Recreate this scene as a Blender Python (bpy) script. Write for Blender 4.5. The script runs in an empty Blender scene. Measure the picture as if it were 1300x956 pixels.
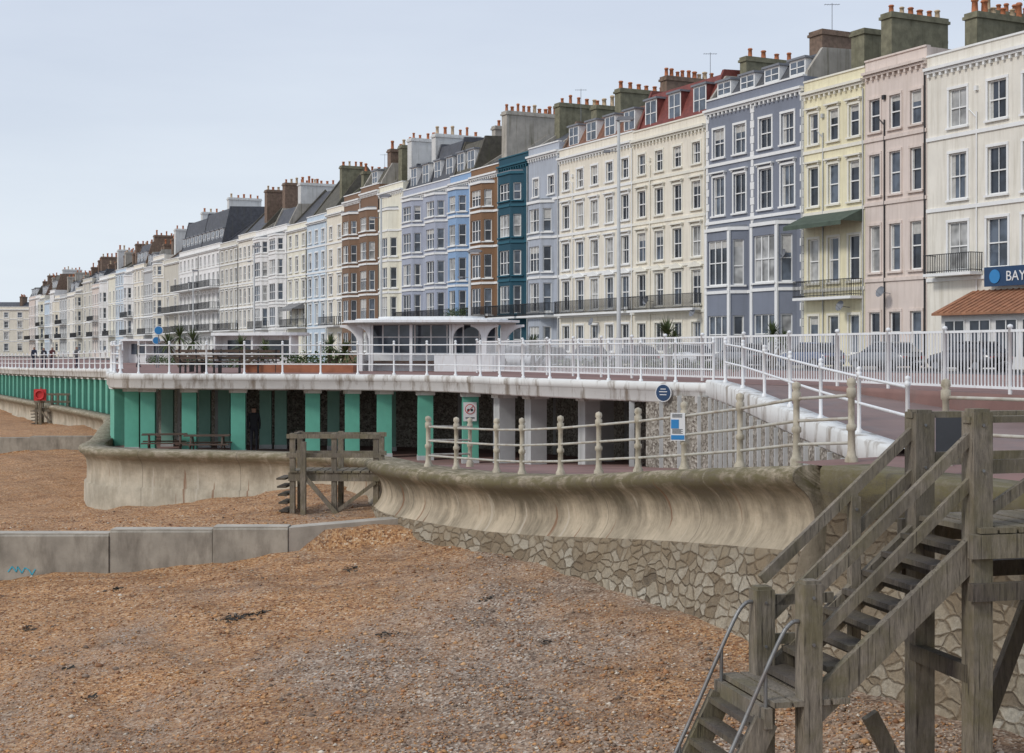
import bpy, math, random
import numpy as np
from mathutils import Vector, Matrix
random.seed(7)
np.random.seed(7)
EZ = 5.5      # eye height of the viewer; all heights below are given relative to it
scene = bpy.context.scene

# ------------------------------------------------------------------ materials
def c4(c): return (min(c[0],1.0), min(c[1],1.0), min(c[2],1.0), 1.0)
def ramp(nt, stops, interp='LINEAR'):
    r = nt.nodes.new('ShaderNodeValToRGB'); r.color_ramp.interpolation = interp
    e = r.color_ramp.elements
    while len(e) < len(stops): e.new(0.5)
    for i, (p, c) in enumerate(stops):
        e[i].position = p; e[i].color = c4(c)
    return r
def mixc(nt, fac, a, b, blend='MIX'):
    m = nt.nodes.new('ShaderNodeMix'); m.data_type = 'RGBA'; m.blend_type = blend
    for sock, v in ((m.inputs[0], fac), (m.inputs[6], a), (m.inputs[7], b)):
        if isinstance(v, (int, float)): sock.default_value = v
        elif isinstance(v, tuple): sock.default_value = c4(v)
        else: nt.links.new(v, sock)
    return m.outputs[2]
def mathn(nt, op, a, b=None):
    m = nt.nodes.new('ShaderNodeMath'); m.operation = op
    for i, v in enumerate((a, b)):
        if v is None: continue
        if isinstance(v, (int, float)): m.inputs[i].default_value = v
        else: nt.links.new(v, m.inputs[i])
    return m.outputs[0]
def base(name):
    m = bpy.data.materials.new(name); m.use_nodes = True
    nt = m.node_tree; b = nt.nodes['Principled BSDF']
    return m, nt, b
def mapped(nt, out, sc):
    mp = nt.nodes.new('ShaderNodeMapping'); mp.inputs['Scale'].default_value = sc
    nt.links.new(out, mp.inputs['Vector']); return mp.outputs['Vector']
def noise(nt, vec, scale, detail=4, rough=.6):
    n = nt.nodes.new('ShaderNodeTexNoise'); n.inputs['Scale'].default_value = scale
    n.inputs['Detail'].default_value = detail; n.inputs['Roughness'].default_value = rough
    nt.links.new(vec, n.inputs['Vector']); return n.outputs['Fac']
def bumpn(nt, b, h, strength, dist=.02):
    bp = nt.nodes.new('ShaderNodeBump'); bp.inputs['Strength'].default_value = strength
    bp.inputs['Distance'].default_value = dist
    nt.links.new(h, bp.inputs['Height']); nt.links.new(bp.outputs['Normal'], b.inputs['Normal'])

def pmat(name, col, var=.10, scale=1.2, rough=.75, bump=.15, fine=30, streak=0.0,
         dirt=(.16,.13,.09), metallic=0, sscale=(2.2,2.2,.16), lo=.5, hi=.72):
    m, nt, b = base(name)
    tc = nt.nodes.new('ShaderNodeTexCoord'); o = tc.outputs['Object']
    n1 = noise(nt, o, scale)
    r = ramp(nt, [(.3, tuple(x*(1-var) for x in col)), (.7, tuple(x*(1+var) for x in col))])
    nt.links.new(n1, r.inputs[0]); c = r.outputs[0]
    if streak > 0:
        s = noise(nt, mapped(nt, o, sscale), 1.6, 5, .65)
        rr = ramp(nt, [(lo, (0,0,0)), (hi, (streak,)*3)])
        nt.links.new(s, rr.inputs[0]); c = mixc(nt, rr.outputs[0], c, dirt)
    nt.links.new(c, b.inputs['Base Color'])
    b.inputs['Roughness'].default_value = rough; b.inputs['Metallic'].default_value = metallic
    if bump > 0:
        bumpn(nt, b, noise(nt, o, fine, 3), bump, .01)
    return m

M = {}
def paint(name, col, streak=.42, var=.07): 
    M[name] = pmat(name, col, var=var, scale=.6, rough=.7, bump=.1, streak=streak, dirt=(col[0]*.60, col[1]*.57, col[2]*.50), lo=.47)
    return M[name]
paint('stucco_cream', (.79,.75,.66), .55); paint('stucco_white', (.81,.80,.78)); paint('stucco_warm', (.79,.735,.62))
paint('stucco_pink', (.71,.61,.545)); paint('stucco_yellow', (.79,.73,.51)); paint('stucco_greyblue', (.205,.225,.275), .18)
paint('stucco_lightgrey', (.42,.455,.51)); paint('stucco_teal', (.012,.07,.105), .1); paint('stucco_brown', (.22,.12,.06), .2)
paint('stucco_blue', (.25,.385,.58), .15); paint('stucco_lilac', (.38,.41,.49), .2); paint('stucco_paleblue', (.54,.64,.73))
paint('stucco_brick', (.21,.125,.075), .2); paint('stucco_ivory', (.79,.76,.63)); paint('stucco_stone', (.60,.57,.49), .5)
paint('stucco_grey', (.50,.51,.51), .4)
paint('trim_white', (.82,.82,.80), .18, .03); paint('trim_teal', (.02,.11,.155), .0, .03); paint('trim_cream', (.80,.77,.67), .2)
M['slate'] = pmat('slate', (.075,.078,.09), .3, 2.0, .6, .4, 12, .3, (.13,.12,.07))
M['slate_brown'] = pmat('slate_brown', (.10,.09,.07), .35, 2.0, .75, .4, 12, .4, (.09,.10,.04))
M['tile_red'] = pmat('tile_red', (.19,.05,.04), .3, 3, .7, .4, 10, .4, (.10,.04,.03))
M['tile_brown'] = pmat('tile_brown', (.20,.095,.06), .35, 3, .8, .5, 9, .5, (.09,.075,.05))
M['tile_orange'] = pmat('tile_orange', (.33,.155,.085), .3, 3, .8, .5, 9, .3, (.12,.08,.05))
M['chimney_brick'] = pmat('chimney_brick', (.19,.13,.095), .3, 3, .9, .4, 14, .4, (.10,.10,.05))
M['chimney_render'] = pmat('chimney_render', (.42,.39,.34), .2, 1, .9, .3, 14, .7, (.14,.13,.08))
M['chimney_moss'] = pmat('chimney_moss', (.19,.18,.12), .3, 2, .9, .3, 14, .6, (.10,.095,.05))
M['chimney_white'] = pmat('chimney_white', (.64,.64,.62), .1, 1, .9, .3, 14, .5, (.3,.3,.25))
M['terracotta'] = pmat('terracotta', (.46,.17,.08), .3, 6, .85, .2)
M['terracotta_pale'] = pmat('terracotta_pale', (.55,.42,.28), .25, 6, .85, .2)
M['iron_black'] = pmat('iron_black', (.02,.02,.022), .2, 5, .5, 0)
M['lead'] = pmat('lead', (.20,.21,.23), .15, 2, .6, .1)
M['canvas_green'] = pmat('canvas_green', (.075,.10,.075), .2, 2, .9, .1)
M['canvas_grey'] = pmat('canvas_grey', (.22,.22,.22), .2, 2, .9, .1)
def glassmat(name, col, rough=.06):
    m, nt, b = base(name)
    tc = nt.nodes.new('ShaderNodeTexCoord')
    n1 = noise(nt, tc.outputs['Object'], .9, 2)
    r = ramp(nt, [(.35, tuple(x*.5 for x in col)), (.65, tuple(x*1.6 for x in col))])
    nt.links.new(n1, r.inputs[0]); nt.links.new(r.outputs[0], b.inputs['Base Color'])
    b.inputs['Roughness'].default_value = rough; b.inputs['IOR'].default_value = 1.5
    bumpn(nt, b, noise(nt, tc.outputs['Object'], 1.3, 2), .12, .02)
    M[name] = m
glassmat('glass_dark', (.03,.037,.05)); glassmat('glass_mid', (.08,.098,.125)); glassmat('glass_blind', (.34,.34,.33), .2)
M['curtain'] = pmat('curtain', (.50,.49,.46), .15, 4, .9, 0)
M['white_paint'] = pmat('white_paint', (.80,.81,.81), .05, 2, .45, .05, 30, .35, (.42,.30,.20), sscale=(5,5,.8), lo=.53)
M['deck_fascia'] = pmat('deck_fascia', (.73,.73,.70), .08, .8, .7, .15, 20, .85, (.25,.20,.145), sscale=(1.6,1.6,.5), lo=.5, hi=.66)
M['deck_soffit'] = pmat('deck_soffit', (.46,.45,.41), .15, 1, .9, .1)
M['green_paint'] = pmat('green_paint', (.125,.42,.305), .14, 1.2, .65, .1, 20, .5, (.27,.47,.38))
M['green_pale'] = pmat('green_pale', (.22,.42,.34), .15, 1.2, .65, .1, 20, .4, (.3,.40,.35))
M['pier_grey'] = pmat('pier_grey', (.50,.51,.50), .15, 1.2, .8, .1, 20, .5, (.25,.24,.22))
M['rail_stone'] = pmat('rail_stone', (.47,.42,.325), .2, 5, .8, .25, 40, .7, (.15,.12,.06), sscale=(6,6,2))
M['rail_tube'] = pmat('rail_tube', (.47,.45,.39), .18, 4, .6, .1, 40, .6, (.25,.15,.08), sscale=(2,2,2))
M['asphalt'] = pmat('asphalt', (.055,.055,.057), .2, 1.5, .9, .3, 60)
M['paving_red'] = pmat('paving_red', (.235,.135,.115), .2, .7, .85, .3, 40, .4, (.14,.12,.11), sscale=(.5,.5,.5))
M['paving'] = pmat('paving', (.30,.28,.25), .15, .7, .85, .3, 40)
M['ramp_surface'] = pmat('ramp_surface', (.22,.155,.14), .15, .8, .85, .3, 40, .5, (.15,.15,.155), sscale=(.6,.6,.6))
M['road_paint'] = pmat('road_paint', (.7,.7,.68), .1, 3, .7, 0)
M['steel'] = pmat('steel', (.24,.24,.235), .2, 5, .5, 0, metallic=.6, streak=.5, dirt=(.16,.09,.055), sscale=(3,3,3))
M['rubber'] = pmat('rubber', (.02,.02,.02), .2, 5, .9, 0)
M['leaf'] = pmat('leaf', (.06,.10,.03), .5, 6, .7, 0)
M['leaf_palm'] = pmat('leaf_palm', (.09,.12,.045), .5, 6, .6, 0)
M['bark'] = pmat('bark', (.13,.10,.07), .3, 8, .9, .5, 20)
M['weed'] = pmat('weed', (.025,.02,.012), .3, 8, .7, 0)
M['planter'] = pmat('planter', (.36,.14,.075), .2, 3, .85, .3, 20)
M['sign_blue'] = pmat('sign_blue', (.015,.05,.12), .05, 3, .4, 0)
M['sign_mid'] = pmat('sign_mid', (.03,.22,.50), .05, 3, .4, 0)
M['sign_cyan'] = pmat('sign_cyan', (.06,.42,.55), .05, 3, .6, 0)
M['sign_red'] = pmat('sign_red', (.55,.03,.03), .05, 3, .5, 0)
M['sign_dark'] = pmat('sign_dark', (.035,.038,.045), .15, 3, .5, 0)
M['sign_white'] = pmat('sign_white', (.75,.75,.74), .05, 3, .5, 0)
M['bench_wood'] = pmat('bench_wood', (.10,.065,.045), .3, 5, .7, .2)

# weathered timber
def timber(name, col, mossamt):
    m, nt, b = base(name); tc = nt.nodes.new('ShaderNodeTexCoord'); o = tc.outputs['Object']
    g = noise(nt, mapped(nt, o, (14,14,2.5)), 2.2, 6, .7)
    r = ramp(nt, [(.25, tuple(x*.38 for x in col)), (.5, col), (.75, tuple(x*1.4 for x in col))])
    nt.links.new(g, r.inputs[0])
    mo = noise(nt, o, 2.1, 6, .7); mr = ramp(nt, [(.42,(0,0,0)), (.62,(mossamt,)*3)]); nt.links.new(mo, mr.inputs[0])
    c = mixc(nt, mr.outputs[0], r.outputs[0], (.15,.128,.06))
    crk = noise(nt, mapped(nt, o, (30,30,1.2)), 1.5, 3, .5); kr = ramp(nt, [(.32,(.8,)*3), (.39,(0,0,0))]); nt.links.new(crk, kr.inputs[0])
    c = mixc(nt, kr.outputs[0], c, (.035,.028,.02))
    wt = noise(nt, mapped(nt, o, (1,1,.5)), 1.3, 5, .7); wr = ramp(nt, [(.45,(0,0,0)), (.62,(.6,)*3)]); nt.links.new(wt, wr.inputs[0])
    c = mixc(nt, wr.outputs[0], c, tuple(x*.45 for x in col))
    nt.links.new(c, b.inputs['Base Color']); b.inputs['Roughness'].default_value = .9
    bumpn(nt, b, g, .8, .02); M[name] = m
timber('timber', (.235,.20,.155), .7); timber('timber_dark', (.11,.09,.072), .4)

# sea wall concrete: weather stains by position along / down the wall (uv in metres)
def seawall_mat(name, col, staincol, amt=1.0):
    m, nt, b = base(name)
    uv = nt.nodes.new('ShaderNodeUVMap'); uv.uv_map = 'wall'; u = uv.outputs[0]
    tc = nt.nodes.new('ShaderNodeTexCoord'); o = tc.outputs['Object']
    n1 = noise(nt, o, 1.1, 7, .7)
    r = ramp(nt, [(.3, tuple(x*.70 for x in col)), (.7, tuple(min(x*1.2,1) for x in col))]); nt.links.new(n1, r.inputs[0])
    sep = nt.nodes.new('ShaderNodeSeparateXYZ'); nt.links.new(u, sep.inputs[0])
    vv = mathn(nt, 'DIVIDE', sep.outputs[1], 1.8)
    broad = noise(nt, mapped(nt, u, (.32,.25,1)), 1.6, 5, .65)
    s = noise(nt, mapped(nt, u, (1.7,.30,1)), 2.0, 8, .75)
    f0 = mathn(nt, 'ADD', mathn(nt, 'MULTIPLY', broad, .95), mathn(nt, 'MULTIPLY', s, .55))
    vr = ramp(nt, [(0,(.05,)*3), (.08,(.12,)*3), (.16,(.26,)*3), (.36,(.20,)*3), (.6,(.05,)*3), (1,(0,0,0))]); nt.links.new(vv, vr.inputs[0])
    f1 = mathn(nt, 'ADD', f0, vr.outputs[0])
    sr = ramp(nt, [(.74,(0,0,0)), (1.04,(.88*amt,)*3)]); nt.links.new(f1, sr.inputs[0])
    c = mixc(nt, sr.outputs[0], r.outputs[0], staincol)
    s2 = noise(nt, mapped(nt, u, (4,.35,1)), 2.0, 6, .7); s2r = ramp(nt, [(.5,(0,0,0)), (.72,(.3*amt,)*3)]); nt.links.new(s2, s2r.inputs[0])
    c = mixc(nt, s2r.outputs[0], c, tuple(x*1.5 for x in staincol))
    # pale lime runs
    lm = noise(nt, mapped(nt, u, (1.1,.16,1)), 2.7, 4, .6); lr_ = ramp(nt, [(.62,(0,0,0)), (.68,(.5*amt,)*3)]); nt.links.new(lm, lr_.inputs[0])
    c = mixc(nt, lr_.outputs[0], c, (.58,.52,.42))
    # algae and lichen on the nose
    a = noise(nt, mapped(nt, u, (.7,2.0,1)), 3.0, 7, .75)
    ar = ramp(nt, [(.40,(0,0,0)), (.56,(.9*amt,)*3)]); nt.links.new(a, ar.inputs[0])
    vr2 = ramp(nt, [(.0,(1,1,1)), (.14,(1,1,1)), (.28,(.45,)*3), (.5,(0,0,0))]); nt.links.new(vv, vr2.inputs[0])
    f2 = mixc(nt, 1.0, ar.outputs[0], vr2.outputs[0], 'MULTIPLY')
    c = mixc(nt, f2, c, (.135,.115,.052))
    # rust runs
    q = noise(nt, mapped(nt, u, (1.3,.10,1)), 2.9, 3, .5); qr = ramp(nt, [(.66,(0,0,0)), (.70,(.7,)*3)]); nt.links.new(q, qr.inputs[0])
    c = mixc(nt, qr.outputs[0], c, (.20,.085,.035))
    # pour joints
    w = mathn(nt, 'FRACT', mathn(nt, 'MULTIPLY', sep.outputs[0], .27))
    wr = ramp(nt, [(0,(.8,)*3), (.009,(0,0,0))]); nt.links.new(w, wr.inputs[0])
    c = mixc(nt, wr.outputs[0], c, (.07,.06,.045))
    nt.links.new(c, b.inputs['Base Color']); b.inputs['Roughness'].default_value = .9
    bumpn(nt, b, noise(nt, o, 7, 9, .75), .7, .04); M[name] = m
seawall_mat('seawall_concrete', (.50,.42,.305), (.10,.082,.052))
seawall_mat('seawall_concrete_old', (.50,.435,.33), (.19,.155,.105), .8)
seawall_mat('seawall_mossy', (.21,.18,.12), (.06,.05,.035))

def stone_mat(name, sx=2.5, sy=4.6, dark=1.0, grime=.6):
    m, nt, b = base(name)
    uv = nt.nodes.new('ShaderNodeUVMap'); uv.uv_map = 'wall'; u = uv.outputs[0]
    def warp(vec, sc, amp, det=2):
        wn = nt.nodes.new('ShaderNodeTexNoise'); wn.inputs['Scale'].default_value = sc; wn.inputs['Detail'].default_value=det; nt.links.new(vec, wn.inputs['Vector'])
        add = nt.nodes.new('ShaderNodeVectorMath'); add.operation='MULTIPLY_ADD'; add.inputs[1].default_value=amp
        nt.links.new(wn.outputs['Color'], add.inputs[0]); nt.links.new(vec, add.inputs[2]); return add.outputs[0]
    w1 = warp(u, .9, (.55,.40,0)); w2 = warp(w1, 6, (.14,.09,0), 4)
    v = mapped(nt, w2, (sx,sy,1))
    ve = nt.nodes.new('ShaderNodeTexVoronoi'); ve.feature='DISTANCE_TO_EDGE'; ve.voronoi_dimensions='2D'; ve.inputs['Scale'].default_value=1.25; ve.inputs['Randomness'].default_value=1
    vc = nt.nodes.new('ShaderNodeTexVoronoi'); vc.feature='F1'; vc.voronoi_dimensions='2D'; vc.inputs['Scale'].default_value=1.25; vc.inputs['Randomness'].default_value=1
    nt.links.new(v, ve.inputs['Vector']); nt.links.new(v, vc.inputs['Vector'])
    sp = nt.nodes.new('ShaderNodeSeparateColor'); nt.links.new(vc.outputs['Color'], sp.inputs[0])
    k = dark
    cr = ramp(nt, [(0,(.27*k,.21*k,.14*k)), (.25,(.42*k,.355*k,.255*k)), (.5,(.54*k,.475*k,.36*k)), (.75,(.62*k,.57*k,.46*k)), (.88,(.33*k,.265*k,.18*k)), (1,(.18*k,.14*k,.095*k))]); nt.links.new(sp.outputs[0], cr.inputs[0])
    n2 = noise(nt, u, 11, 8, .78); nr = ramp(nt, [(.3,(.42,)*3), (.66,(1,)*3)]); nt.links.new(n2, nr.inputs[0])
    c = mixc(nt, 1.0, cr.outputs[0], nr.outputs[0], 'MULTIPLY')
    er = ramp(nt, [(.01,(0,0,0)), (.085,(1,1,1))]); nt.links.new(mathn(nt,'ADD',ve.outputs['Distance'],mathn(nt,'MULTIPLY',mathn(nt,'SUBTRACT',n2,.5),.10)), er.inputs[0])
    mort = ramp(nt, [(.40,(.10*k,.075*k,.045*k)), (.56,(.26*k,.20*k,.13*k)), (.68,(.48*k,.42*k,.32*k))]); nt.links.new(noise(nt, u, 1.7, 6,.7), mort.inputs[0])
    c = mixc(nt, er.outputs[0], mort.outputs[0], c)
    st = noise(nt, mapped(nt, u, (.9,.45,1)), 1.0, 7, .7); sr = ramp(nt, [(.44,(0,0,0)), (.66,(grime,)*3)]); nt.links.new(st, sr.inputs[0])
    c = mixc(nt, sr.outputs[0], c, (.27*k,.19*k,.105*k))
    sep = nt.nodes.new('ShaderNodeSeparateXYZ'); nt.links.new(u, sep.inputs[0])
    tr_ = ramp(nt, [(.0,(.7,)*3), (.40,(.6,)*3), (.55,(0,0,0))]); nt.links.new(mathn(nt,'DIVIDE',sep.outputs[1],4.0), tr_.inputs[0])
    c = mixc(nt, mixc(nt,1.0,tr_.outputs[0],nr.outputs[0],'MULTIPLY'), c, (.235*k,.175*k,.105*k))
    nt.links.new(c, b.inputs['Base Color']); b.inputs['Roughness'].default_value=.92
    h = ramp(nt, [(0,(0,0,0)), (.16,(1,1,1))]); nt.links.new(ve.outputs['Distance'], h.inputs[0])
    hh = mixc(nt, .5, h.outputs[0], n2); hh = mixc(nt, .35, hh, sp.outputs[1])
    bumpn(nt, b, hh, 1.0, .11); M[name] = m
stone_mat('rubble_stone'); stone_mat('rubble_stone_dark', 2.0, 3.8, .62, .8)

# decorative pebble-dash panels of the lower promenade
def pebble_panel(name):
    m, nt, b = base(name); tc = nt.nodes.new('ShaderNodeTexCoord'); o = tc.outputs['Object']
    v = nt.nodes.new('ShaderNodeTexVoronoi'); v.inputs['Scale'].default_value=17; nt.links.new(o, v.inputs['Vector'])
    sp = nt.nodes.new('ShaderNodeSeparateColor'); nt.links.new(v.outputs['Color'], sp.inputs[0])
    cr = ramp(nt, [(0,(.12,.10,.08)), (.4,(.25,.22,.18)), (.7,(.34,.31,.26)), (1,(.50,.46,.40))]); nt.links.new(sp.outputs[0], cr.inputs[0])
    st = noise(nt, mapped(nt, o, (1.3,1.3,.15)), 3, 4); sr = ramp(nt, [(.45,(0,0,0)), (.7,(.6,)*3)]); nt.links.new(st, sr.inputs[0])
    c = mixc(nt, sr.outputs[0], cr.outputs[0], (.14,.13,.105))
    nt.links.new(c, b.inputs['Base Color']); b.inputs['Roughness'].default_value=.8
    bumpn(nt, b, v.outputs['Distance'], .6, .03); M[name] = m
pebble_panel('pebble_panel')

# shingle
def shingle_mat(name):
    m, nt, b = base(name); tc = nt.nodes.new('ShaderNodeTexCoord'); o = tc.outputs['Object']
    v = nt.nodes.new('ShaderNodeTexVoronoi'); v.inputs['Scale'].default_value=24; nt.links.new(o, v.inputs['Vector'])
    sp = nt.nodes.new('ShaderNodeSeparateColor'); nt.links.new(v.outputs['Color'], sp.inputs[0])
    warm = ramp(nt, [(0,(.16,.07,.03)), (.3,(.37,.175,.07)), (.6,(.52,.27,.11)), (.85,(.60,.36,.18)), (1,(.70,.53,.36))]); nt.links.new(sp.outputs[0], warm.inputs[0])
    grey = ramp(nt, [(0,(.12,.08,.055)), (.3,(.28,.185,.12)), (.6,(.40,.28,.195)), (.85,(.49,.385,.29)), (1,(.66,.58,.48))]); nt.links.new(sp.outputs[1], grey.inputs[0])
    big = noise(nt, mapped(nt, o, (1,.55,1)), .30, 5, .65)
    sx = nt.nodes.new('ShaderNodeSeparateXYZ'); nt.links.new(o, sx.inputs[0])
    gx = nt.nodes.new('ShaderNodeClamp'); gx.inputs['Min'].default_value=-.24; gx.inputs['Max'].default_value=.06; nt.links.new(mathn(nt,'MULTIPLY',mathn(nt,'ADD',sx.outputs[0],2.0),.03), gx.inputs['Value'])
    bf = mathn(nt,'ADD',big,gx.outputs[0]); br = ramp(nt, [(.40,(0,0,0)), (.62,(1,1,1))]); nt.links.new(bf, br.inputs[0])
    c = mixc(nt, br.outputs[0], warm.outputs[0], grey.outputs[0])
    md = noise(nt, o, 1.4, 8, .78); mr = ramp(nt, [(.3,(.52,)*3), (.48,(.88,)*3), (.7,(1.0,)*3)]); nt.links.new(md, mr.inputs[0])
    c = mixc(nt, 1.0, c, mr.outputs[0], 'MULTIPLY')
    # tide lines: long dark damp bands roughly parallel with the shore
    tl = noise(nt, mapped(nt, o, (.16,.75,1)), .9, 5, .6); tlr = ramp(nt, [(.52,(1,1,1)), (.60,(.74,.70,.66)), (.66,(1,1,1))]); nt.links.new(tl, tlr.inputs[0])
    c = mixc(nt, 1.0, c, tlr.outputs[0], 'MULTIPLY')
    nt.links.new(c, b.inputs['Base Color']); b.inputs['Roughness'].default_value=.85
    hh = mixc(nt, .6, v.outputs['Distance'], md)
    bumpn(nt, b, hh, .9, .06); M[name] = m
shingle_mat('shingle')
m, nt, b = base('pebble_mix'); at = nt.nodes.new('ShaderNodeAttribute'); at.attribute_name='Col'
nt.links.new(at.outputs['Color'], b.inputs['Base Color']); b.inputs['Roughness'].default_value=.75; M['pebble_mix']=m
M['groyne'] = pmat('groyne', (.34,.305,.25), .2, 1.5, .9, .5, 14, .75, (.13,.11,.085), sscale=(1.5,1.5,.5), lo=.46, hi=.70)
M['groyne_dry'] = pmat('groyne_dry', (.44,.40,.335), .15, 1.5, .9, .4, 18, .5, (.2,.18,.15), sscale=(1.2,1.2,.8))
m, nt, b = base('sea_water'); b.inputs['Base Color'].default_value=(.10,.13,.12,1); b.inputs['Roughness'].default_value=.15
tc = nt.nodes.new('ShaderNodeTexCoord'); bumpn(nt, b, noise(nt, tc.outputs['Object'], .4, 5), .5, .3); M['sea_water']=m

# ------------------------------------------------------------------ mesh builder
class MB:
    def __init__(s): s.V=[]; s.F=[]; s.Mi=[]; s.S=[]; s.mats=[]; s.T=Matrix.Identity(4)
    def mi(s, mat):
        if mat not in s.mats: s.mats.append(mat)
        return s.mats.index(mat)
    def add(s, vs, fs, mat, smooth=False):
        o=len(s.V); T=s.T
        for v in vs:
            w = T @ Vector(v); s.V.append((w.x,w.y,w.z))
        k=s.mi(mat)
        for f in fs: s.F.append([o+i for i in f]); s.Mi.append(k); s.S.append(smooth)
    def box(s, x0,x1,y0,y1,z0,z1, mat):
        s.add([(x0,y0,z0),(x1,y0,z0),(x1,y1,z0),(x0,y1,z0),(x0,y0,z1),(x1,y0,z1),(x1,y1,z1),(x0,y1,z1)],
              [(0,3,2,1),(4,5,6,7),(0,1,5,4),(1,2,6,5),(2,3,7,6),(3,0,4,7)], mat)
    def quad(s, pts, mat): s.add(pts, [tuple(range(len(pts)))], mat)
    def beam(s, p0, p1, w, h, mat, up=(0,0,1)):
        p0=Vector(p0); p1=Vector(p1); d=(p1-p0).normalized(); u=Vector(up)
        if abs(d.dot(u))>.98: u=Vector((0,1,0))
        a=d.cross(u).normalized(); b=a.cross(d).normalized(); a*=w/2; b*=h/2
        vs=[p0-a-b,p0+a-b,p0+a+b,p0-a+b,p1-a-b,p1+a-b,p1+a+b,p1-a+b]
        s.add(vs, [(0,3,2,1),(4,5,6,7),(0,1,5,4),(1,2,6,5),(2,3,7,6),(3,0,4,7)], mat)
    def cyl(s, p0, p1, r0, r1, n, mat, caps=True):
        p0=Vector(p0); p1=Vector(p1); d=(p1-p0).normalized(); u=Vector((0,0,1))
        if abs(d.dot(u))>.98: u=Vector((0,1,0))
        a=d.cross(u).normalized(); b=a.cross(d).normalized()
        vs=[]
        for p,r in ((p0,r0),(p1,r1)):
            for i in range(n):
                t=2*math.pi*i/n; vs.append(p+a*(r*math.cos(t))+b*(r*math.sin(t)))
        s.add(vs, [(i,(i+1)%n,n+(i+1)%n,n+i) for i in range(n)], mat, True)
        if caps: s.add(vs, [tuple(range(n)), tuple(range(n,2*n))], mat)
    def lathe(s, base, prof, n, mat):
        vs=[]
        for r,z in prof:
            for i in range(n):
                t=2*math.pi*i/n; vs.append((base[0]+r*math.cos(t), base[1]+r*math.sin(t), base[2]+z))
        fs=[]
        for k in range(len(prof)-1):
            for i in range(n): fs.append((k*n+i,k*n+(i+1)%n,(k+1)*n+(i+1)%n,(k+1)*n+i))
        s.add(vs, fs, mat, True)
    def prism(s, pts, axis, a0, a1, mat):
        f={'y':lambda p,a:(p[0],a,p[1]),'z':lambda p,a:(p[0],p[1],a),'x':lambda p,a:(a,p[0],p[1])}[axis]
        n=len(pts); vs=[f(p,a0) for p in pts]+[f(p,a1) for p in pts]
        s.add(vs, [tuple(range(n))[::-1], tuple(range(n,2*n))]+[(i,(i+1)%n,n+(i+1)%n,n+i) for i in range(n)], mat)
    def mesh(s, name):
        me=bpy.data.meshes.new(name); me.from_pydata(s.V,[],s.F)
        for mt in s.mats: me.materials.append(M[mt])
        me.polygons.foreach_set('material_index', s.Mi); me.polygons.foreach_set('use_smooth', s.S)
        me.update(); return me

class Thing:
    def __init__(s, name, loc=(0,0,0), rot=0): s.name=name; s.loc=loc; s.rot=rot; s.parts={}
    def p(s, k):
        if k not in s.parts: s.parts[k]=MB()
        return s.parts[k]
    def done(s):
        ps=[(k,m) for k,m in s.parts.items() if m.F]
        L=(s.loc[0],s.loc[1],s.loc[2]+EZ)
        if len(ps)==1:
            o=bpy.data.objects.new(s.name, ps[0][1].mesh(s.name)); scene.collection.objects.link(o)
            o.location=L; o.rotation_euler=(0,0,s.rot); return o
        e=bpy.data.objects.new(s.name, None); scene.collection.objects.link(e); e.location=L; e.rotation_euler=(0,0,s.rot); e.empty_display_size=.3
        for k,m in ps:
            o=bpy.data.objects.new(k, m.mesh(s.name+'_'+k)); scene.collection.objects.link(o); o.parent=e
        return e

def catmull(pts, sub):
    P=[Vector(p) for p in pts]; out=[]
    for i in range(len(P)-1):
        p0=P[max(i-1,0)]; p1=P[i]; p2=P[i+1]; p3=P[min(i+2,len(P)-1)]
        for k in range(sub):
            t=k/sub
            out.append(.5*((2*p1)+(p2-p0)*t+(2*p0-5*p1+4*p2-p3)*t*t+(3*p1-p0-3*p2+p3)*t**3))
    out.append(P[-1]); return out
def resample(path, step):
    out=[path[0].copy()]; acc=0; nxt=step
    for a,b in zip(path[:-1],path[1:]):
        L=(b-a).length
        while acc+L>=nxt:
            out.append(a.lerp(b,(nxt-acc)/L)); nxt+=step
        acc+=L
    return out
def normals(path):
    ns=[]
    for i in range(len(path)):
        a=path[max(i-1,0)]; b=path[min(i+1,len(path)-1)]; t=(b-a); t.z=0; t.normalize(); ns.append(Vector((-t.y,t.x,0)))
    return ns
def offset(path, o, dz=0):
    return [p+n*o+Vector((0,0,dz)) for p,n in zip(path,normals(path))]
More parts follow.
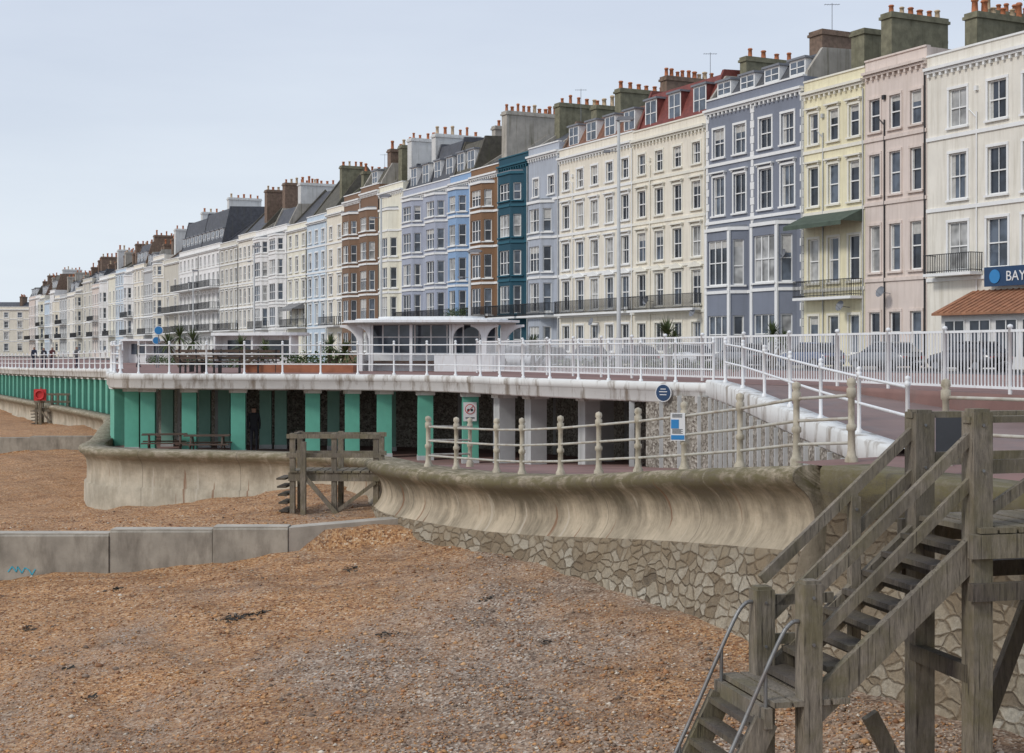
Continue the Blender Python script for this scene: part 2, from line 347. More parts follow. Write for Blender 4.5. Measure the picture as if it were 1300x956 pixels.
def sweep(name, path, prof, mats, cap=False, jitter=0):
    """prof: (outward offset, dz); mats: material per profile segment"""
    ns=normals(path); V=[];F=[];mi=[];uv=[]; n=len(prof); names=[]
    for mm in mats:
        if mm not in names: names.append(mm)
    s=0; S=[]
    for i,(p,nn) in enumerate(zip(path,ns)):
        if i: s+=(p-path[i-1]).length
        S.append(s)
        for o,dz in prof:
            j=random.uniform(-jitter,jitter) if dz<-1.3 else 0
            V.append((p.x+nn.x*(o+j),p.y+nn.y*(o+j),p.z+dz))
    d=[0]
    for k in range(1,n): d.append(d[-1]+math.hypot(prof[k][0]-prof[k-1][0],prof[k][1]-prof[k-1][1]))
    z0=min(range(n),key=lambda k:-prof[k][0]-10*(prof[k][1]>-0.001)); 
    d0=d[z0]
    for i in range(len(path)-1):
        for k in range(n-1):
            F.append((i*n+k,i*n+k+1,(i+1)*n+k+1,(i+1)*n+k)); mi.append(names.index(mats[k]))
            uv+= [(S[i],d[k]-d0),(S[i],d[k+1]-d0),(S[i+1],d[k+1]-d0),(S[i+1],d[k]-d0)]
    if cap:
        o=len(V); p=path[0]; nn=ns[0]; V.append((p.x-nn.x*1.0,p.y-nn.y*1.0,p.z+prof[-1][1])); V.append((p.x-nn.x*1.0,p.y-nn.y*1.0,p.z))
        F.append(tuple(range(n))+(o,o+1)); mi.append(0); uv+=[(prof[k][0]*1.0+1,d[k]-d0) for k in range(n)]+[(0,4),(0,0)]
    me=bpy.data.meshes.new(name); me.from_pydata(V,[],F)
    for mm in names: me.materials.append(M[mm])
    sm=[True]*len(F)
    if cap: sm[-1]=False
    me.polygons.foreach_set('material_index',mi); me.polygons.foreach_set('use_smooth',sm)
    l=me.uv_layers.new(name='wall'); l.data.foreach_set('uv',[c for t in uv for c in t]); me.update()
    o=bpy.data.objects.new(name,me); scene.collection.objects.link(o); o.location.z=EZ
    return o
def strip(name, A, B, mat):
    b_=Thing(name); m=b_.p('s'); 
    for i in range(len(A)-1): m.quad([tuple(A[i]),tuple(A[i+1]),tuple(B[i+1]),tuple(B[i])],mat)
    return b_.done()

# ------------------------------------------------------------------ street frame
P0=Vector((26,72,0)); D=Vector((-.4472,.8944,0)); NN=Vector((-.8944,-.4472,0)); ROT=math.atan2(.8944,-.4472)
def st(t,b,z=0): v=P0+D*t+NN*b; return Vector((v.x,v.y,z))
def tb(x,y): v=Vector((x,y,0))-P0; return v.dot(D), v.dot(NN)

# ------------------------------------------------------------------ houses
def window(W, Wi, x0,x1,z0,z1, wall, trim, hood=0, rec=.17, bars=1, frame='trim_white', surround=True):
    r=-rec
    W.quad([(x0,0,z0),(x0,r,z0),(x0,r,z1),(x0,0,z1)],wall); W.quad([(x1,0,z0),(x1,0,z1),(x1,r,z1),(x1,r,z0)],wall)
    W.quad([(x0,0,z1),(x0,r,z1),(x1,r,z1),(x1,0,z1)],wall); W.quad([(x0,0,z0),(x1,0,z0),(x1,r,z0),(x0,r,z0)],trim)
    g=random.choice(['glass_dark','glass_dark','glass_dark','glass_mid','glass_mid','glass_mid','glass_blind'])
    Wi.quad([(x0,r,z0),(x0,r,z1),(x1,r,z1),(x1,r,z0)],g)
    rr=random.random(); w=x1-x0; h=z1-z0
    if rr<.28:
        k=random.uniform(.14,.25)*w
        Wi.box(x0+.02,x0+k,r+.003,r+.01,z0+.02,z1-.02,'curtain'); Wi.box(x1-k,x1-.02,r+.003,r+.01,z0+.02,z1-.02,'curtain')
    elif rr<.46:
        Wi.box(x0+.02,x1-.02,r+.003,r+.01,z1-h*random.uniform(.15,.5),z1-.02,'curtain')
    f=.075; a=r+.012; b_=r+.07
    Wi.box(x0,x0+f,a,b_,z0,z1,frame); Wi.box(x1-f,x1,a,b_,z0,z1,frame)
    Wi.box(x0+f,x1-f,a,b_,z1-f,z1,frame); Wi.box(x0+f,x1-f,a,b_,z0,z0+f*1.3,frame)
    zm=z0+h*.5
    if random.random()<.08: zm=z0+h*.42      # a sash left slightly open
    Wi.box(x0+f,x1-f,a,b_+.02,zm-.035,zm+.035,frame)
    nb=bars if w<1.6 else max(bars,2)
    for i in range(1,nb+1):
        xm=x0+w*i/(nb+1); t=.018 if w<1.6 else .045
        Wi.box(xm-t,xm+t,a,b_-.005,z0+f*1.3,zm-.035,frame); Wi.box(xm-t,xm+t,a,b_-.005,zm+.035,z1-f,frame)
    if surround:
        q=.13
        W.box(x0-q,x0,-.02,.05,z0,z1,trim); W.box(x1,x1+q,-.02,.05,z0,z1,trim); W.box(x0-q,x1+q,-.02,.065,z1,z1+.15,trim)
    W.box(x0-.18,x1+.18,-.02,.15,z0-.11,z0,trim)
    if hood==1:
        W.box(x0-.24,x1+.24,-.02,.24,z1+.26,z1+.36,trim); W.box(x0-.16,x0-.02,-.02,.16,z1+.15,z1+.26,trim); W.box(x1+.02,x1+.16,-.02,.16,z1+.15,z1+.26,trim)
    if hood==2:
        xm=(x0+x1)/2
        W.box(x0-.26,x1+.26,-.02,.24,z1+.20,z1+.28,trim); W.prism([(x0-.26,z1+.282),(x1+.26,z1+.282),(xm,z1+.60)],'y',-.02,.22,trim)

def panel(W, Wi, p0, p1, z0, z1, ops, wall, trim, strings=(), hood=0, bars=1, surround=True):
    p0=Vector((p0[0],p0[1],0)); p1=Vector((p1[0],p1[1],0)); L=(p1-p0).length; u=(p1-p0).normalized()
    T=Matrix(((u.x,-u.y,0,p0.x),(u.y,u.x,0,p0.y),(0,0,1,0),(0,0,0,1)))
    oW,oWi=W.T,Wi.T; W.T=T; Wi.T=T
    xs=sorted(set([0,L]+[o[0] for o in ops]+[o[1] for o in ops])); zs=sorted(set([z0,z1]+[o[2] for o in ops]+[o[3] for o in ops]))
    for i in range(len(xs)-1):
        for k in range(len(zs)-1):
            cx=(xs[i]+xs[i+1])/2; cz=(zs[k]+zs[k+1])/2
            if any(o[0]<cx<o[1] and o[2]<cz<o[3] for o in ops): continue
            W.quad([(xs[i],0,zs[k]),(xs[i],0,zs[k+1]),(xs[i+1],0,zs[k+1]),(xs[i+1],0,zs[k])],wall)
    for o in ops: window(W,Wi,o[0],o[1],o[2],o[3],wall,trim,o[4] if len(o)>4 else hood,bars=bars,surround=surround)
    for zz in strings: W.box(.003,L-.003,-.02,.09,zz-.1,zz+.1,trim)
    W.T=oW; Wi.T=oWi

def chimney(C, x, y0, y1, zb, zt, th, n, mat, pot='terracotta'):
    C.box(x-th/2,x+th/2,y0,y1,zb,zt-.35,mat); C.box(x-th/2-.1,x+th/2+.1,y0-.1,y1+.1,zt-.35,zt-.18,mat); C.box(x-th/2-.03,x+th/2+.03,y0-.03,y1+.03,zt-.178,zt,mat)
    for i in range(n):
        yy=y0+(y1-y0)*(i+.5)/n+random.uniform(-.06,.06); h=random.choice([.45,.5,.6,.65,.8,.95]); pm=pot if random.random()<.8 else 'terracotta_pale'; q=random.uniform(.9,1.25)
        C.lathe((x+random.uniform(-.08,.08),yy,zt-.01),[(.18*q,0),(.15*q,.1),(.13*q,h*.8),(.17*q,h*.82),(.17*q,h*.92),(.13*q,h),(.08*q,h)],8,pm)

def balcony(Bm, x0, x1, z, proj, near=True, slab='trim_white', h=1.0):
    Bm.box(x0,x1,.02,proj,z-.16,z,slab)
    for zz in (z+.1,z+h): 
        Bm.box(x0,x1,proj-.07,proj-.03,zz-.02,zz+.02,'iron_black'); Bm.box(x0,x0+.04,.02,proj-.03,zz-.02,zz+.02,'iron_black'); Bm.box(x1-.04,x1,.02,proj-.03,zz-.02,zz+.02,'iron_black')
    step=.13 if near else .24; n=int((x1-x0)/step); w=.014 if near else .035
    for i in range(n+1):
        xx=x0+.02+(x1-x0-.04)*i/n; Bm.box(xx-w,xx+w,proj-.065,proj-.035,z,z+h,'iron_black')
    for i in range(int(proj/step)):
        yy=.1+i*step; Bm.box(x0+.005,x0+.03,yy-w,yy+w,z,z+h,'iron_black')

R4=[(0.0,2.2,1.15),(4.6,2.7,1.15),(9.1,2.2,1.1),(12.9,1.7,1.0)]
R5=[(-.1,2.1,1.15),(3.2,2.4,1.15),(6.5,2.15,1.15),(9.8,1.95,1.1),(12.95,1.5,1.0)]
def house(name, t0, t1, H, wall, trim='trim_white', rows=R4, n=2, bays=(), roof='gable', lift=2.6, balc=(), chim=(), dorm=0,
          hoods=(0,1,1,0,0), roofmat='slate', bars=1, depth=10, near=True, origin=None, rot=None, awn=(), extra=None, sidewall='chimney_render', xpos=None, mh=2.5):
    Wd=t1-t0; o=st(t0,0) if origin is None else Vector(origin)
    T=Thing(name,(o.x,o.y,0),ROT if rot is None else rot)
    W=T.p('walls'); Wi=T.p('windows'); R=T.p('roof'); C=T.p('chimneys'); Bm=T.p('balconies')
    ops=[]
    xc = xpos if xpos else [(i+.5)*Wd/n for i in range(n)]
    for k,(s,h,w) in enumerate(rows):
        for cx in xc:
            if any(b[0]-.5<cx<b[1]+.5 and s<b[2] for b in bays): continue
            ops.append((cx-w/2,cx+w/2,s,s+h,hoods[k] if k<len(hoods) else 0))
    strs=[rows[k][0]-.45 for k in range(1,len(rows))]
    panel(W,Wi,(0,0),(Wd,0),-2.2,H,ops,wall,trim,strs,bars=bars)
    for (a,c,zt,pr) in bays:
        q=min(.75,(c-a)*.26); pts=[(a,0),(a+q,pr),(c-q,pr),(c,0)]
        for j in range(3):
            pa,pb=pts[j],pts[j+1]; L=math.hypot(pb[0]-pa[0],pb[1]-pa[1]); bo=[]
            for k,(s,h,w) in enumerate(rows):
                if s+h>zt-.2: continue
                if j==1: bo.append((.22,L-.22,s,s+h))
                else: bo.append((L/2-min(.36,L*.34),L/2+min(.36,L*.34),s,s+h))
            panel(W,Wi,pa,pb,-2.2,zt,bo,wall,trim,[z for z in strs if z<zt],bars=0 if j!=1 else 1,surround=False)
        W.prism([(a-.1,0.004),(a+q-.05,pr+.12),(c-q+.05,pr+.12),(c+.1,.004)],'z',zt,zt+.22,trim)
        W.prism([(a+.1,0.004),(a+q,pr-.1),(c-q,pr-.1),(c-.1,.004)],'z',zt+.22,zt+.36,'lead')
    # side, back
    W.quad([(0,0,-2.2),(0,0,H),(0,-depth,H),(0,-depth,-2.2)],wall); W.quad([(Wd,0,-2.2),(Wd,-depth,-2.2),(Wd,-depth,H),(Wd,0,H)],wall)
    W.quad([(0,-depth,-2.2),(0,-depth,H),(Wd,-depth,H),(Wd,-depth,-2.2)],sidewall)
    # cornice + parapet coping
    e=.004
    W.box(e,Wd-e,-.05,.20,H-.95,H-.82,trim); W.box(e,Wd-e,-.05,.34,H-.80,H-.64,trim); W.box(e,Wd-e,-.28,.08,H-.002,H+.10,trim)
    if near:
        k=int(Wd/.45)
        for i in range(k): W.box((i+.5)*Wd/k-.07,(i+.5)*Wd/k+.07,-.02,.17,H-1.15,H-.952,trim)
    # rainwater and waste pipes
    pm='iron_black' if random.random()<.15 else ('pier_grey' if random.random()<.4 else trim)
    W.cyl((.12,.07,-1.2),(.12,.07,H-1.2),.05,.05,6,pm)
    if near and not bays:
        xx=xc[-1]+.95 if len(xc)<3 else (xc[-1]+xc[-2])/2
        W.cyl((xx,.06,-1.2),(xx,.06,rows[-1][0]+.6),.045,.045,6,pm); W.cyl((xx,.06,rows[-1][0]+.3),(xx+.55,.06,rows[-1][0]+.8),.035,.035,6,pm)
        W.box(xx-.1,xx+.1,.0,.16,H-2.4,H-2.15,pm)
    # roof
    yb=-depth; z0=H-.35
    if roof=='gable':
        ym=-depth*.5
        R.quad([(0,-.28,z0),(0,ym,H+lift),(Wd,ym,H+lift),(Wd,-.28,z0)],roofmat); R.quad([(0,ym,H+lift),(0,yb,z0),(Wd,yb,z0),(Wd,ym,H+lift)],roofmat)
        for xx in (0,Wd-.3): R.prism([(-.5,z0-.2),(-.5,z0+.45),(ym,H+lift+.35),(yb,z0+.4),(yb,z0-.2)],'x',xx+.002,xx+.298,sidewall)
    elif roof=='mansard':
        y1=-1.5
        R.quad([(0,-.3,H-.1),(0,y1,H+mh),(Wd,y1,H+mh),(Wd,-.3,H-.1)],roofmat); R.quad([(0,y1,H+mh),(0,yb,H+mh+.3),(Wd,yb,H+mh+.3),(Wd,y1,H+mh)],'lead')
        for xx in (0,Wd-.25): R.prism([(-.2,z0-.2),(-.3,H+.3),(y1,H+mh+.3),(yb,H+mh+.6),(yb,z0-.2)],'x',xx+.002,xx+.248,sidewall)
        R.quad([(0,yb,H),(Wd,yb,H),(Wd,yb,H+mh+.3),(0,yb,H+mh+.3)],sidewall)
    else:
        R.quad([(0,-.28,z0),(0,yb,z0+.4),(Wd,yb,z0+.4),(Wd,-.28,z0)],'lead')
    for i in range(dorm):
        cx=(i+.5)*Wd/dorm; w=min(.8,Wd/dorm*.36); zb=H+.25; zt=H+min(mh,2.6)-.35; yf=-.55
        R.box(cx-w,cx+w,-2.6,yf,zb,zt,'trim_white' if roofmat!='tile_red' else 'tile_red'); R.box(cx-w-.12,cx+w+.12,-2.7,yf+.15,zt+.002,zt+.14,'lead')
        oT=Wi.T; Wi.T=Matrix.Translation((0,yf+.19,0)); 
        Wi.box(cx-w,cx+w,-.188,-.184,zb,zt,'trim_white')
        Wi.quad([(cx-w+.12,-.18,zb+.15),(cx-w+.12,-.18,zt-.12),(cx+w-.12,-.18,zt-.12),(cx+w-.12,-.18,zb+.15)],'glass_mid')
        Wi.box(cx-.035,cx+.035,-.175,-.14,zb+.15,zt-.12,'trim_white'); Wi.box(cx-w+.1,cx+w-.1,-.175,-.14,(zb+zt)/2-.03,(zb+zt)/2+.03,'trim_white'); Wi.T=oT
    for cc in chim:
        x,y0,y1,zt,nn,mt=cc[:6]; chimney(C,x,y0,y1,H-.5,zt,cc[6] if len(cc)>6 else .75,nn,mt)
    for bb in balc: balcony(Bm,*bb,near=near)
    for (a,c,z,pr,mt) in awn:
        Bm.quad([(a,.03,z),(c,.03,z),(c,pr,z-.75),(a,pr,z-.75)],mt); Bm.quad([(a,pr,z-.75),(c,pr,z-.75),(c,pr+.01,z-1.0),(a,pr+.01,z-1.0)],mt)
        Bm.quad([(a,.03,z),(a,pr,z-.75),(a,.03,z-.75)],mt); Bm.quad([(c,.03,z),(c,pr,z-.75),(c,.03,z-.75)],mt)
    if extra: extra(T)
    return T.done()

def a_extra(T):
    P=T.p('porch'); x0,x1=-0.5,10.4   # restaurant front extension under a tiled lean-to
    P.box(x0,x1,.05,2.4,-1.4,1.9,'stucco_white')
    P.prism([(.05,3.15),(2.9,1.92),(2.9,1.80),(.05,1.86)],'x',x0-.2,x1+.2,'tile_orange')
    for i in range(28):
        a=x0-.15+i*.4; P.beam((a,.06,3.17),(a,2.9,1.945),.05,.05,'tile_orange')
    for i in range(6):
        a=x0+.5+i*1.75; P.box(a,a+1.35,2.41,2.44,-.3,1.5,'glass_dark'); P.box(a-.06,a,2.405,2.48,-.36,1.56,'trim_white'); P.box(a,a+1.35,2.405,2.48,1.5,1.57,'trim_white'); P.box(a+.64,a+.70,2.442,2.47,-.3,1.5,'trim_white')
    P.box(x0+.3,9.2,.5,.62,3.3,4.3,'sign_blue')
    for a in (1,4,8.5): P.box(a,a+.06,.05,.5,3.4,3.5,'iron_black')
def d_extra(T):
    P=T.p('quoins')
    for k in range(34):
        z=-1+k*.5; w=.34 if k%2 else .22
        P.box(.006,w,.0,.045,z,z+.47,'trim_white'); P.box(10.57-w,10.57,.0,.045,z,z+.47,'trim_white'); P.box(5.3-w*.6,5.3+w*.6,0,.045,z,z+.47,'trim_white')
    for (a,c) in ((.7,4.8),(5.8,9.9)):       # white corner posts of the bays
        for x in (a+.75,c-.75): P.box(x-.13,x+.13,.93,1.05,-1.2,7.9,'trim_white')

house('white_terraced_house',-24,-7.05,16.4,'stucco_white',n=5,chim=((2,-6,-2,19.5,6,'chimney_brick'),))
A=house('cream_guest_house',-7,7.03,16.1,'stucco_cream',n=4,xpos=[1.2,3.9,6.5,8.9,11.7],hoods=(0,0,0,0),rows=[(0,2.2,1.1),(4.3,2.6,1.45),(8.1,2.5,1.3),(12.0,2.05,1.3)],roof='flat',
  chim=((6.9,-7.5,-2.2,19.0,9,'chimney_moss',.9),(9.5,-9.5,-6.5,18.7,5,'chimney_render',.8),(12.6,-6.5,-1.8,18.5,7,'chimney_moss',.9),(2.4,-6,-2,19.6,6,'chimney_brick',.8)),
  balc=((9.9,13.4,4.15,.9),),extra=a_extra,bars=1)
house('pink_terraced_house',7.05,12.13,16.75,'stucco_pink','stucco_pink',n=3,hoods=(0,0,0,0),rows=[(-.1,2.3,.9),(4.5,2.7,.9),(8.9,2.4,.9),(12.6,1.9,.9)],roof='flat',
  chim=((.4,-9.5,-4.6,19.3,7,'chimney_moss',.8),(4.3,-5.2,-.9,19.6,6,'chimney_moss',.9)),bars=0)
house('yellow_terraced_house',12.15,17.78,16.5,'stucco_yellow','trim_cream',n=3,hoods=(0,0,1,1),rows=[(-.2,2.3,.95),(4.1,2.7,1.0),(8.8,2.4,.95),(12.6,1.9,.9)],roof='flat',
  balc=((.1,5.5,3.2,1.0),),awn=((.1,5.5,8.3,1.7,'canvas_green'),),chim=((3.0,-8.5,-2.0,19.5,0,'chimney_moss',1.2),),bars=0)
house('grey_blue_terraced_house',17.8,28.38,17.0,'stucco_greyblue',n=4,xpos=[1.6,3.9,6.7,9.1],hoods=(0,0,1,0),rows=[(-.2,2.5,1.2),(4.3,3.0,1.2),(9.1,2.6,1.35),(13.0,1.95,1.3)],
  bays=((.7,4.8,7.9,1.0),(5.8,9.9,7.9,1.0)),roof='mansard',mh=1.6,dorm=4,roofmat='slate',chim=((2.6,-8,-3,20.6,0,'chimney_brick',1.3),(9.8,-7,-2.5,20.2,4,'chimney_moss')),extra=d_extra)
house('cream_terraced_house',28.4,37.93,16.2,'stucco_warm','trim_cream',rows=R5,n=4,hoods=(0,2,1,1,0),roof='mansard',roofmat='tile_red',dorm=3,mh=2.9,balc=((.5,9.2,2.95,.8),),chim=((9.3,-7,-2.5,20.6,9,'chimney_brick',.9),),sidewall='tile_red')
house('cream_terraced_house',37.95,49.48,16.3,'stucco_warm','trim_white',rows=R5,n=5,hoods=(0,2,1,1,0),roof='mansard',roofmat='tile_brown',dorm=4,mh=2.2,balc=((.3,11.2,2.95,.7),),chim=((5.6,-8,-2,20.6,8,'chimney_moss',.9),(11.1,-7,-3,20.2,6,'chimney_moss',.9)),sidewall='chimney_brick')
house('light_grey_terraced_house',49.5,54.98,17.1,'stucco_lightgrey',rows=R5,n=2,bays=((.9,4.6,12.2,.9),),roof='gable',chim=((5.0,-7.5,-2.5,21.2,6,'chimney_moss',.9),),balc=((.2,5.2,2.9,1.3),))
house('teal_terraced_house',55,60.68,16.9,'stucco_teal','trim_teal',rows=R5,n=2,bays=((.9,4.8,15.2,.9),),roof='flat',balc=((.2,5.4,2.9,1.3),))
house('brown_terraced_house',60.7,66.58,16.6,'stucco_brown',rows=R5,n=2,bays=((1,4.9,15.0,.9),),roof='gable',chim=((.6,-8.5,-.8,21.4,14,'chimney_render',1.0),),balc=((.2,5.6,2.9,1.3),))
house('blue_terraced_house',66.6,71.28,16.5,'stucco_blue',rows=R5,n=2,bays=((.6,4.0,15.0,.9),),roof='mansard',roofmat='slate_brown',dorm=2,mh=3.2,chim=((.4,-7,-2.5,21.0,4,'chimney_render'),),sidewall='slate_brown')
house('lilac_terraced_house',71.3,77.0,16.4,'stucco_lilac',rows=R5,n=2,bays=((.9,4.8,15.0,.9),),roof='mansard',dorm=2,mh=3.8,balc=((.2,5.5,2.9,1.2),),sidewall='slate')
house('lilac_terraced_house',77.02,83.18,16.4,'stucco_lilac',rows=R5,n=2,bays=((1,5.1,15.0,.9),),roof='mansard',dorm=2,mh=2.6,chim=((.6,-6,-1.0,21.6,6,'chimney_white',1.0),),balc=((.2,6,2.9,1.2),),sidewall='slate')
house('ivory_terraced_house',83.2,89.88,17.4,'stucco_ivory',rows=R5,n=2,bays=((1.2,5.3,14.6,.9),),roof='gable',roofmat='slate_brown',chim=((.7,-5,-1,22.0,5,'chimney_white',1.1),(4.5,-6,-1.5,21.8,6,'chimney_moss',1.0)))
house('brown_terraced_house',89.9,95.5,17.9,'stucco_brick',rows=R5,n=2,bays=((.9,4.8,15.2,.8),),roof='mansard',roofmat='slate_brown',dorm=1,mh=2.0,chim=((1,-6,-1.5,21.8,5,'chimney_brick',1.0),))
house('brown_terraced_house',95.52,100.98,17.5,'stucco_brick',rows=R5,n=2,bays=((.9,4.7,15.2,.8),),roof='gable',lift=3.2,chim=((4.9,-6,-2,20.5,5,'chimney_moss'),),sidewall='chimney_moss')
house('cream_terraced_house',101,106.98,16.6,'stucco_warm',rows=R5,n=2,roof='flat',near=False,balc=((.2,5.7,2.9,1.2),))
house('pale_blue_terraced_house',107,114.28,16.2,'stucco_paleblue',rows=R5,n=3,roof='gable',near=False,lift=5.6,roofmat='slate_brown',chim=((.7,-5,-2,22.0,4,'chimney_moss'),),sidewall='slate_brown')
house('ivory_terraced_house',114.3,122.18,15.8,'stucco_ivory',rows=R5,n=3,roof='gable',near=False,lift=4.6,balc=((.2,7.5,2.9,1.2),),awn=((1,6.5,5.9,1.6,'canvas_grey'),),sidewall='slate_brown')
house('white_terraced_house',122.2,129,16.1,'stucco_white',rows=R5,n=2,bays=((1,5.6,14.8,1.0),),roof='mansard',near=False,mh=2.4,chim=((1.2,-7,-2,21.6,6,'chimney_white',1.2),))
house('white_terraced_house',129.02,136.18,16.1,'stucco_white',rows=R5,n=2,bays=((1,5.8,14.8,1.0),),roof='gable',near=False,chim=((1,-7,-2,22.3,7,'chimney_brick',1.2),),balc=((.2,7,2.9,1.3),))
house('cream_terraced_house',136.2,144.78,16.2,'stucco_cream',rows=R5,n=4,roof='gable',near=False,lift=4.5,chim=((2,-7,-2,22.2,7,'chimney_brick',1.2),),sidewall='slate_brown')
house('stone_terraced_house',144.8,154.58,15.7,'stucco_stone',rows=R5,n=4,roof='gable',near=False,lift=3.4,balc=((.3,9.5,2.9,1.2),),sidewall='slate')
bl=tuple((.3,12.3,z,1.6) for z in (2.95,6.2,9.5))
house('white_balconied_house',154.6,167.3,15.9,'stucco_white',rows=R5,n=5,roof='mansard',near=False,mh=5.2,dorm=5,balc=bl,chim=((3,-7,-2,23.0,5,'chimney_white',1.0),),sidewall='slate')
house('white_balconied_house',167.32,180,15.9,'stucco_white',rows=R5,n=5,roof='mansard',near=False,mh=4.8,dorm=5,balc=bl,chim=((6,-7,-2,22.2,5,'chimney_white',1.0),),sidewall='slate')
pal=['stucco_stone','stucco_cream','stucco_grey','stucco_warm','stucco_white','stucco_paleblue','stucco_ivory','stucco_white','stucco_pink','stucco_stone']
nmd={'stucco_stone':'stone','stucco_cream':'cream','stucco_white':'white','stucco_warm':'cream','stucco_ivory':'ivory','stucco_paleblue':'pale_blue','stucco_grey':'grey','stucco_pink':'pink'}
t=180.02; i=0
while t<345:
    w=random.uniform(6.5,12.5); col=pal[i%len(pal)]
    H=15.6-.014*(t-180)+random.uniform(-1.3,1.1); rf=random.choice(['gable','mansard','gable','mansard','flat'])
    house(nmd[col]+'_terraced_house',t,t+w-.02,H,col,rows=[r for r in R5 if r[0]+r[1]<H-1.0],n=random.choice([2,3,3,4]),roof=rf,near=False,lift=random.uniform(2.4,4.4),dorm=random.choice([2,3]) if rf=='mansard' else 0,mh=random.uniform(2.2,3.8),
      roofmat=random.choice(['slate','slate','slate_brown']),sidewall=random.choice(['slate_brown','chimney_render','slate','chimney_brick']),
      bays=((1.2,5.2,H-1.6,1.0),) if i%3==1 else (),chim=((.9,-6.5,-2,H+random.uniform(3.6,5.4),5,random.choice(['chimney_brick','chimney_white','chimney_render','chimney_brick']),1.2),(w*.6,-6,-2.5,H+random.uniform(2.4,4.2),4,'chimney_brick',1.0)),
      balc=((.2,w-.4,2.9,1.4),)+(((.2,w-.4,6.2,1.3),) if i%4==0 else ()) if i%2==0 else ())
    t+=w; i+=1
# set-back light blue block with roof-top tower
house('pale_blue_apartment_block',0,24,20.4,'stucco_paleblue',rows=R5+[(16.4,1.5,1.1)],n=7,roof='flat',near=False,origin=st(205,-12),chim=((4,-6,-2,22.6,3,'chimney_white'),(14,-6,-2,22.2,3,'chimney_white')))
house('cream_hotel',0,34,12.0,'stucco_warm',rows=[(-.1,2,1.2),(3,2,1.2),(6.2,1.8,1.2),(9.1,1.4,1.2)],n=9,roof='gable',lift=1.5,near=False,origin=(-130,392,0),rot=math.pi,chim=((6,-6,-2,15.0,4,'chimney_brick'),(22,-6,-2,15.0,4,'chimney_brick')))

# sign lettering on the guest house board
sg=bpy.data.curves.new('guest_house_lettering','FONT'); sg.body='BAY VIEW  GUEST HOUSE'; sg.size=.72; sg.extrude=.01; sg.align_x='LEFT'; sg.materials.append(M['sign_white'])
so=bpy.data.objects.new('guest_house_lettering',sg); scene.collection.objects.link(so); so.parent=A
so.rotation_euler=(math.pi/2,0,math.pi); so.location=(7.7,.65,3.55)
rd=MB(); rd.cyl((8.45,.63,3.8),(8.45,.66,3.8),.36,.36,20,'sign_mid'); ro=bpy.data.objects.new('sign_roundel',rd.mesh('sign_roundel')); scene.collection.objects.link(ro); ro.parent=A

# ------------------------------------------------------------------ promenade levels
Epts=[(5.05,36.5,-.85),(4,38,-.85),(2,41,-.85),(-.2,44.4,-.85),(-1.5,46.8,-.85),(-3.6,48.9,-.85),(-6.5,50.2,-.85),(-9.9,51,-.85),(-12.7,51.6,-.85),(-14.7,52.8,-.85),(-15.9,56,-.85),(-18.2,64,-.88),(-21,74,-.95),(-25.1,88,-1.15),(-46.1,128,-1.5),(-71.6,176.5,-1.5),(-118,265,-1.6),(-178,380,-1.6)]
E=catmull(Epts,6)
near_edge=[Vector(p) for p in [(22,-6,-.85),(16,8,-.85),(12,19,-.85),(9.66,26.8,-.85),(7.5,34,-.85)]]
land=near_edge+E
row0=[];row1=[];row1b=[];row2=[];row2b=[];row3=[];row4=[]
for p in land:
    t_,b_=tb(p.x,p.y); z=p.z
    row0.append(p.copy()); k=min(1,max(0,(t_-20)/60)); zz=-.92+(-.5)*k
    row1.append(st(t_,15,zz)); row1b.append(st(t_,15,zz-.11)); row2.append(st(t_,4,zz-.11)); row2b.append(st(t_,4,zz)); row3.append(st(t_,-14,zz)); row4.append(st(t_,-900,zz-3))
g=Thing('promenade_pavement'); mb=g.p('a')
for i in range(len(land)-1):
    mb.quad([row0[i],row0[i+1],row1[i+1],row1[i]],'paving_red'); mb.quad([row1[i],row1[i+1],row1b[i+1],row1b[i]],'paving')
g.done()
g=Thing('road'); mb=g.p('a')
for i in range(len(land)-1): mb.quad([row1b[i],row1b[i+1],row2[i+1],row2[i]],'asphalt')
g.done()
g=Thing('road_centre_line'); mb=g.p('a')
for k in range(70):
    t_=-30+k*5; kk=min(1,max(0,(t_-20)/60)); kk2=min(1,max(0,(t_+2-20)/60)); z1=-.92-.5*kk-.095; z2=-.92-.5*kk2-.095
    mb.quad([st(t_,9.45,z1),st(t_+2,9.45,z2),st(t_+2,9.57,z2),st(t_,9.57,z1)],'road_paint')
g.done()
g=Thing('pavement'); mb=g.p('a')
for i in range(len(land)-1):
    mb.quad([row2[i],row2[i+1],row2b[i+1],row2b[i]],'paving'); mb.quad([row2b[i],row2b[i+1],row3[i+1],row3[i]],'paving')
g.done()
g=Thing('ground'); mb=g.p('a')
for i in range(len(land)-1): mb.quad([row3[i],row3[i+1],row4[i+1],row4[i]],'paving')
g.done()

# deck slab: white fascia and soffit
slab=catmull(Epts,10)
sweep('promenade_deck_slab',slab,[(-.25,.012),(.02,.012),(.07,-.03),(.07,-.20),(.03,-.22),(.03,-.50),(-.02,-.55),(-3.6,-.56)],['deck_fascia']*6+['deck_soffit'])
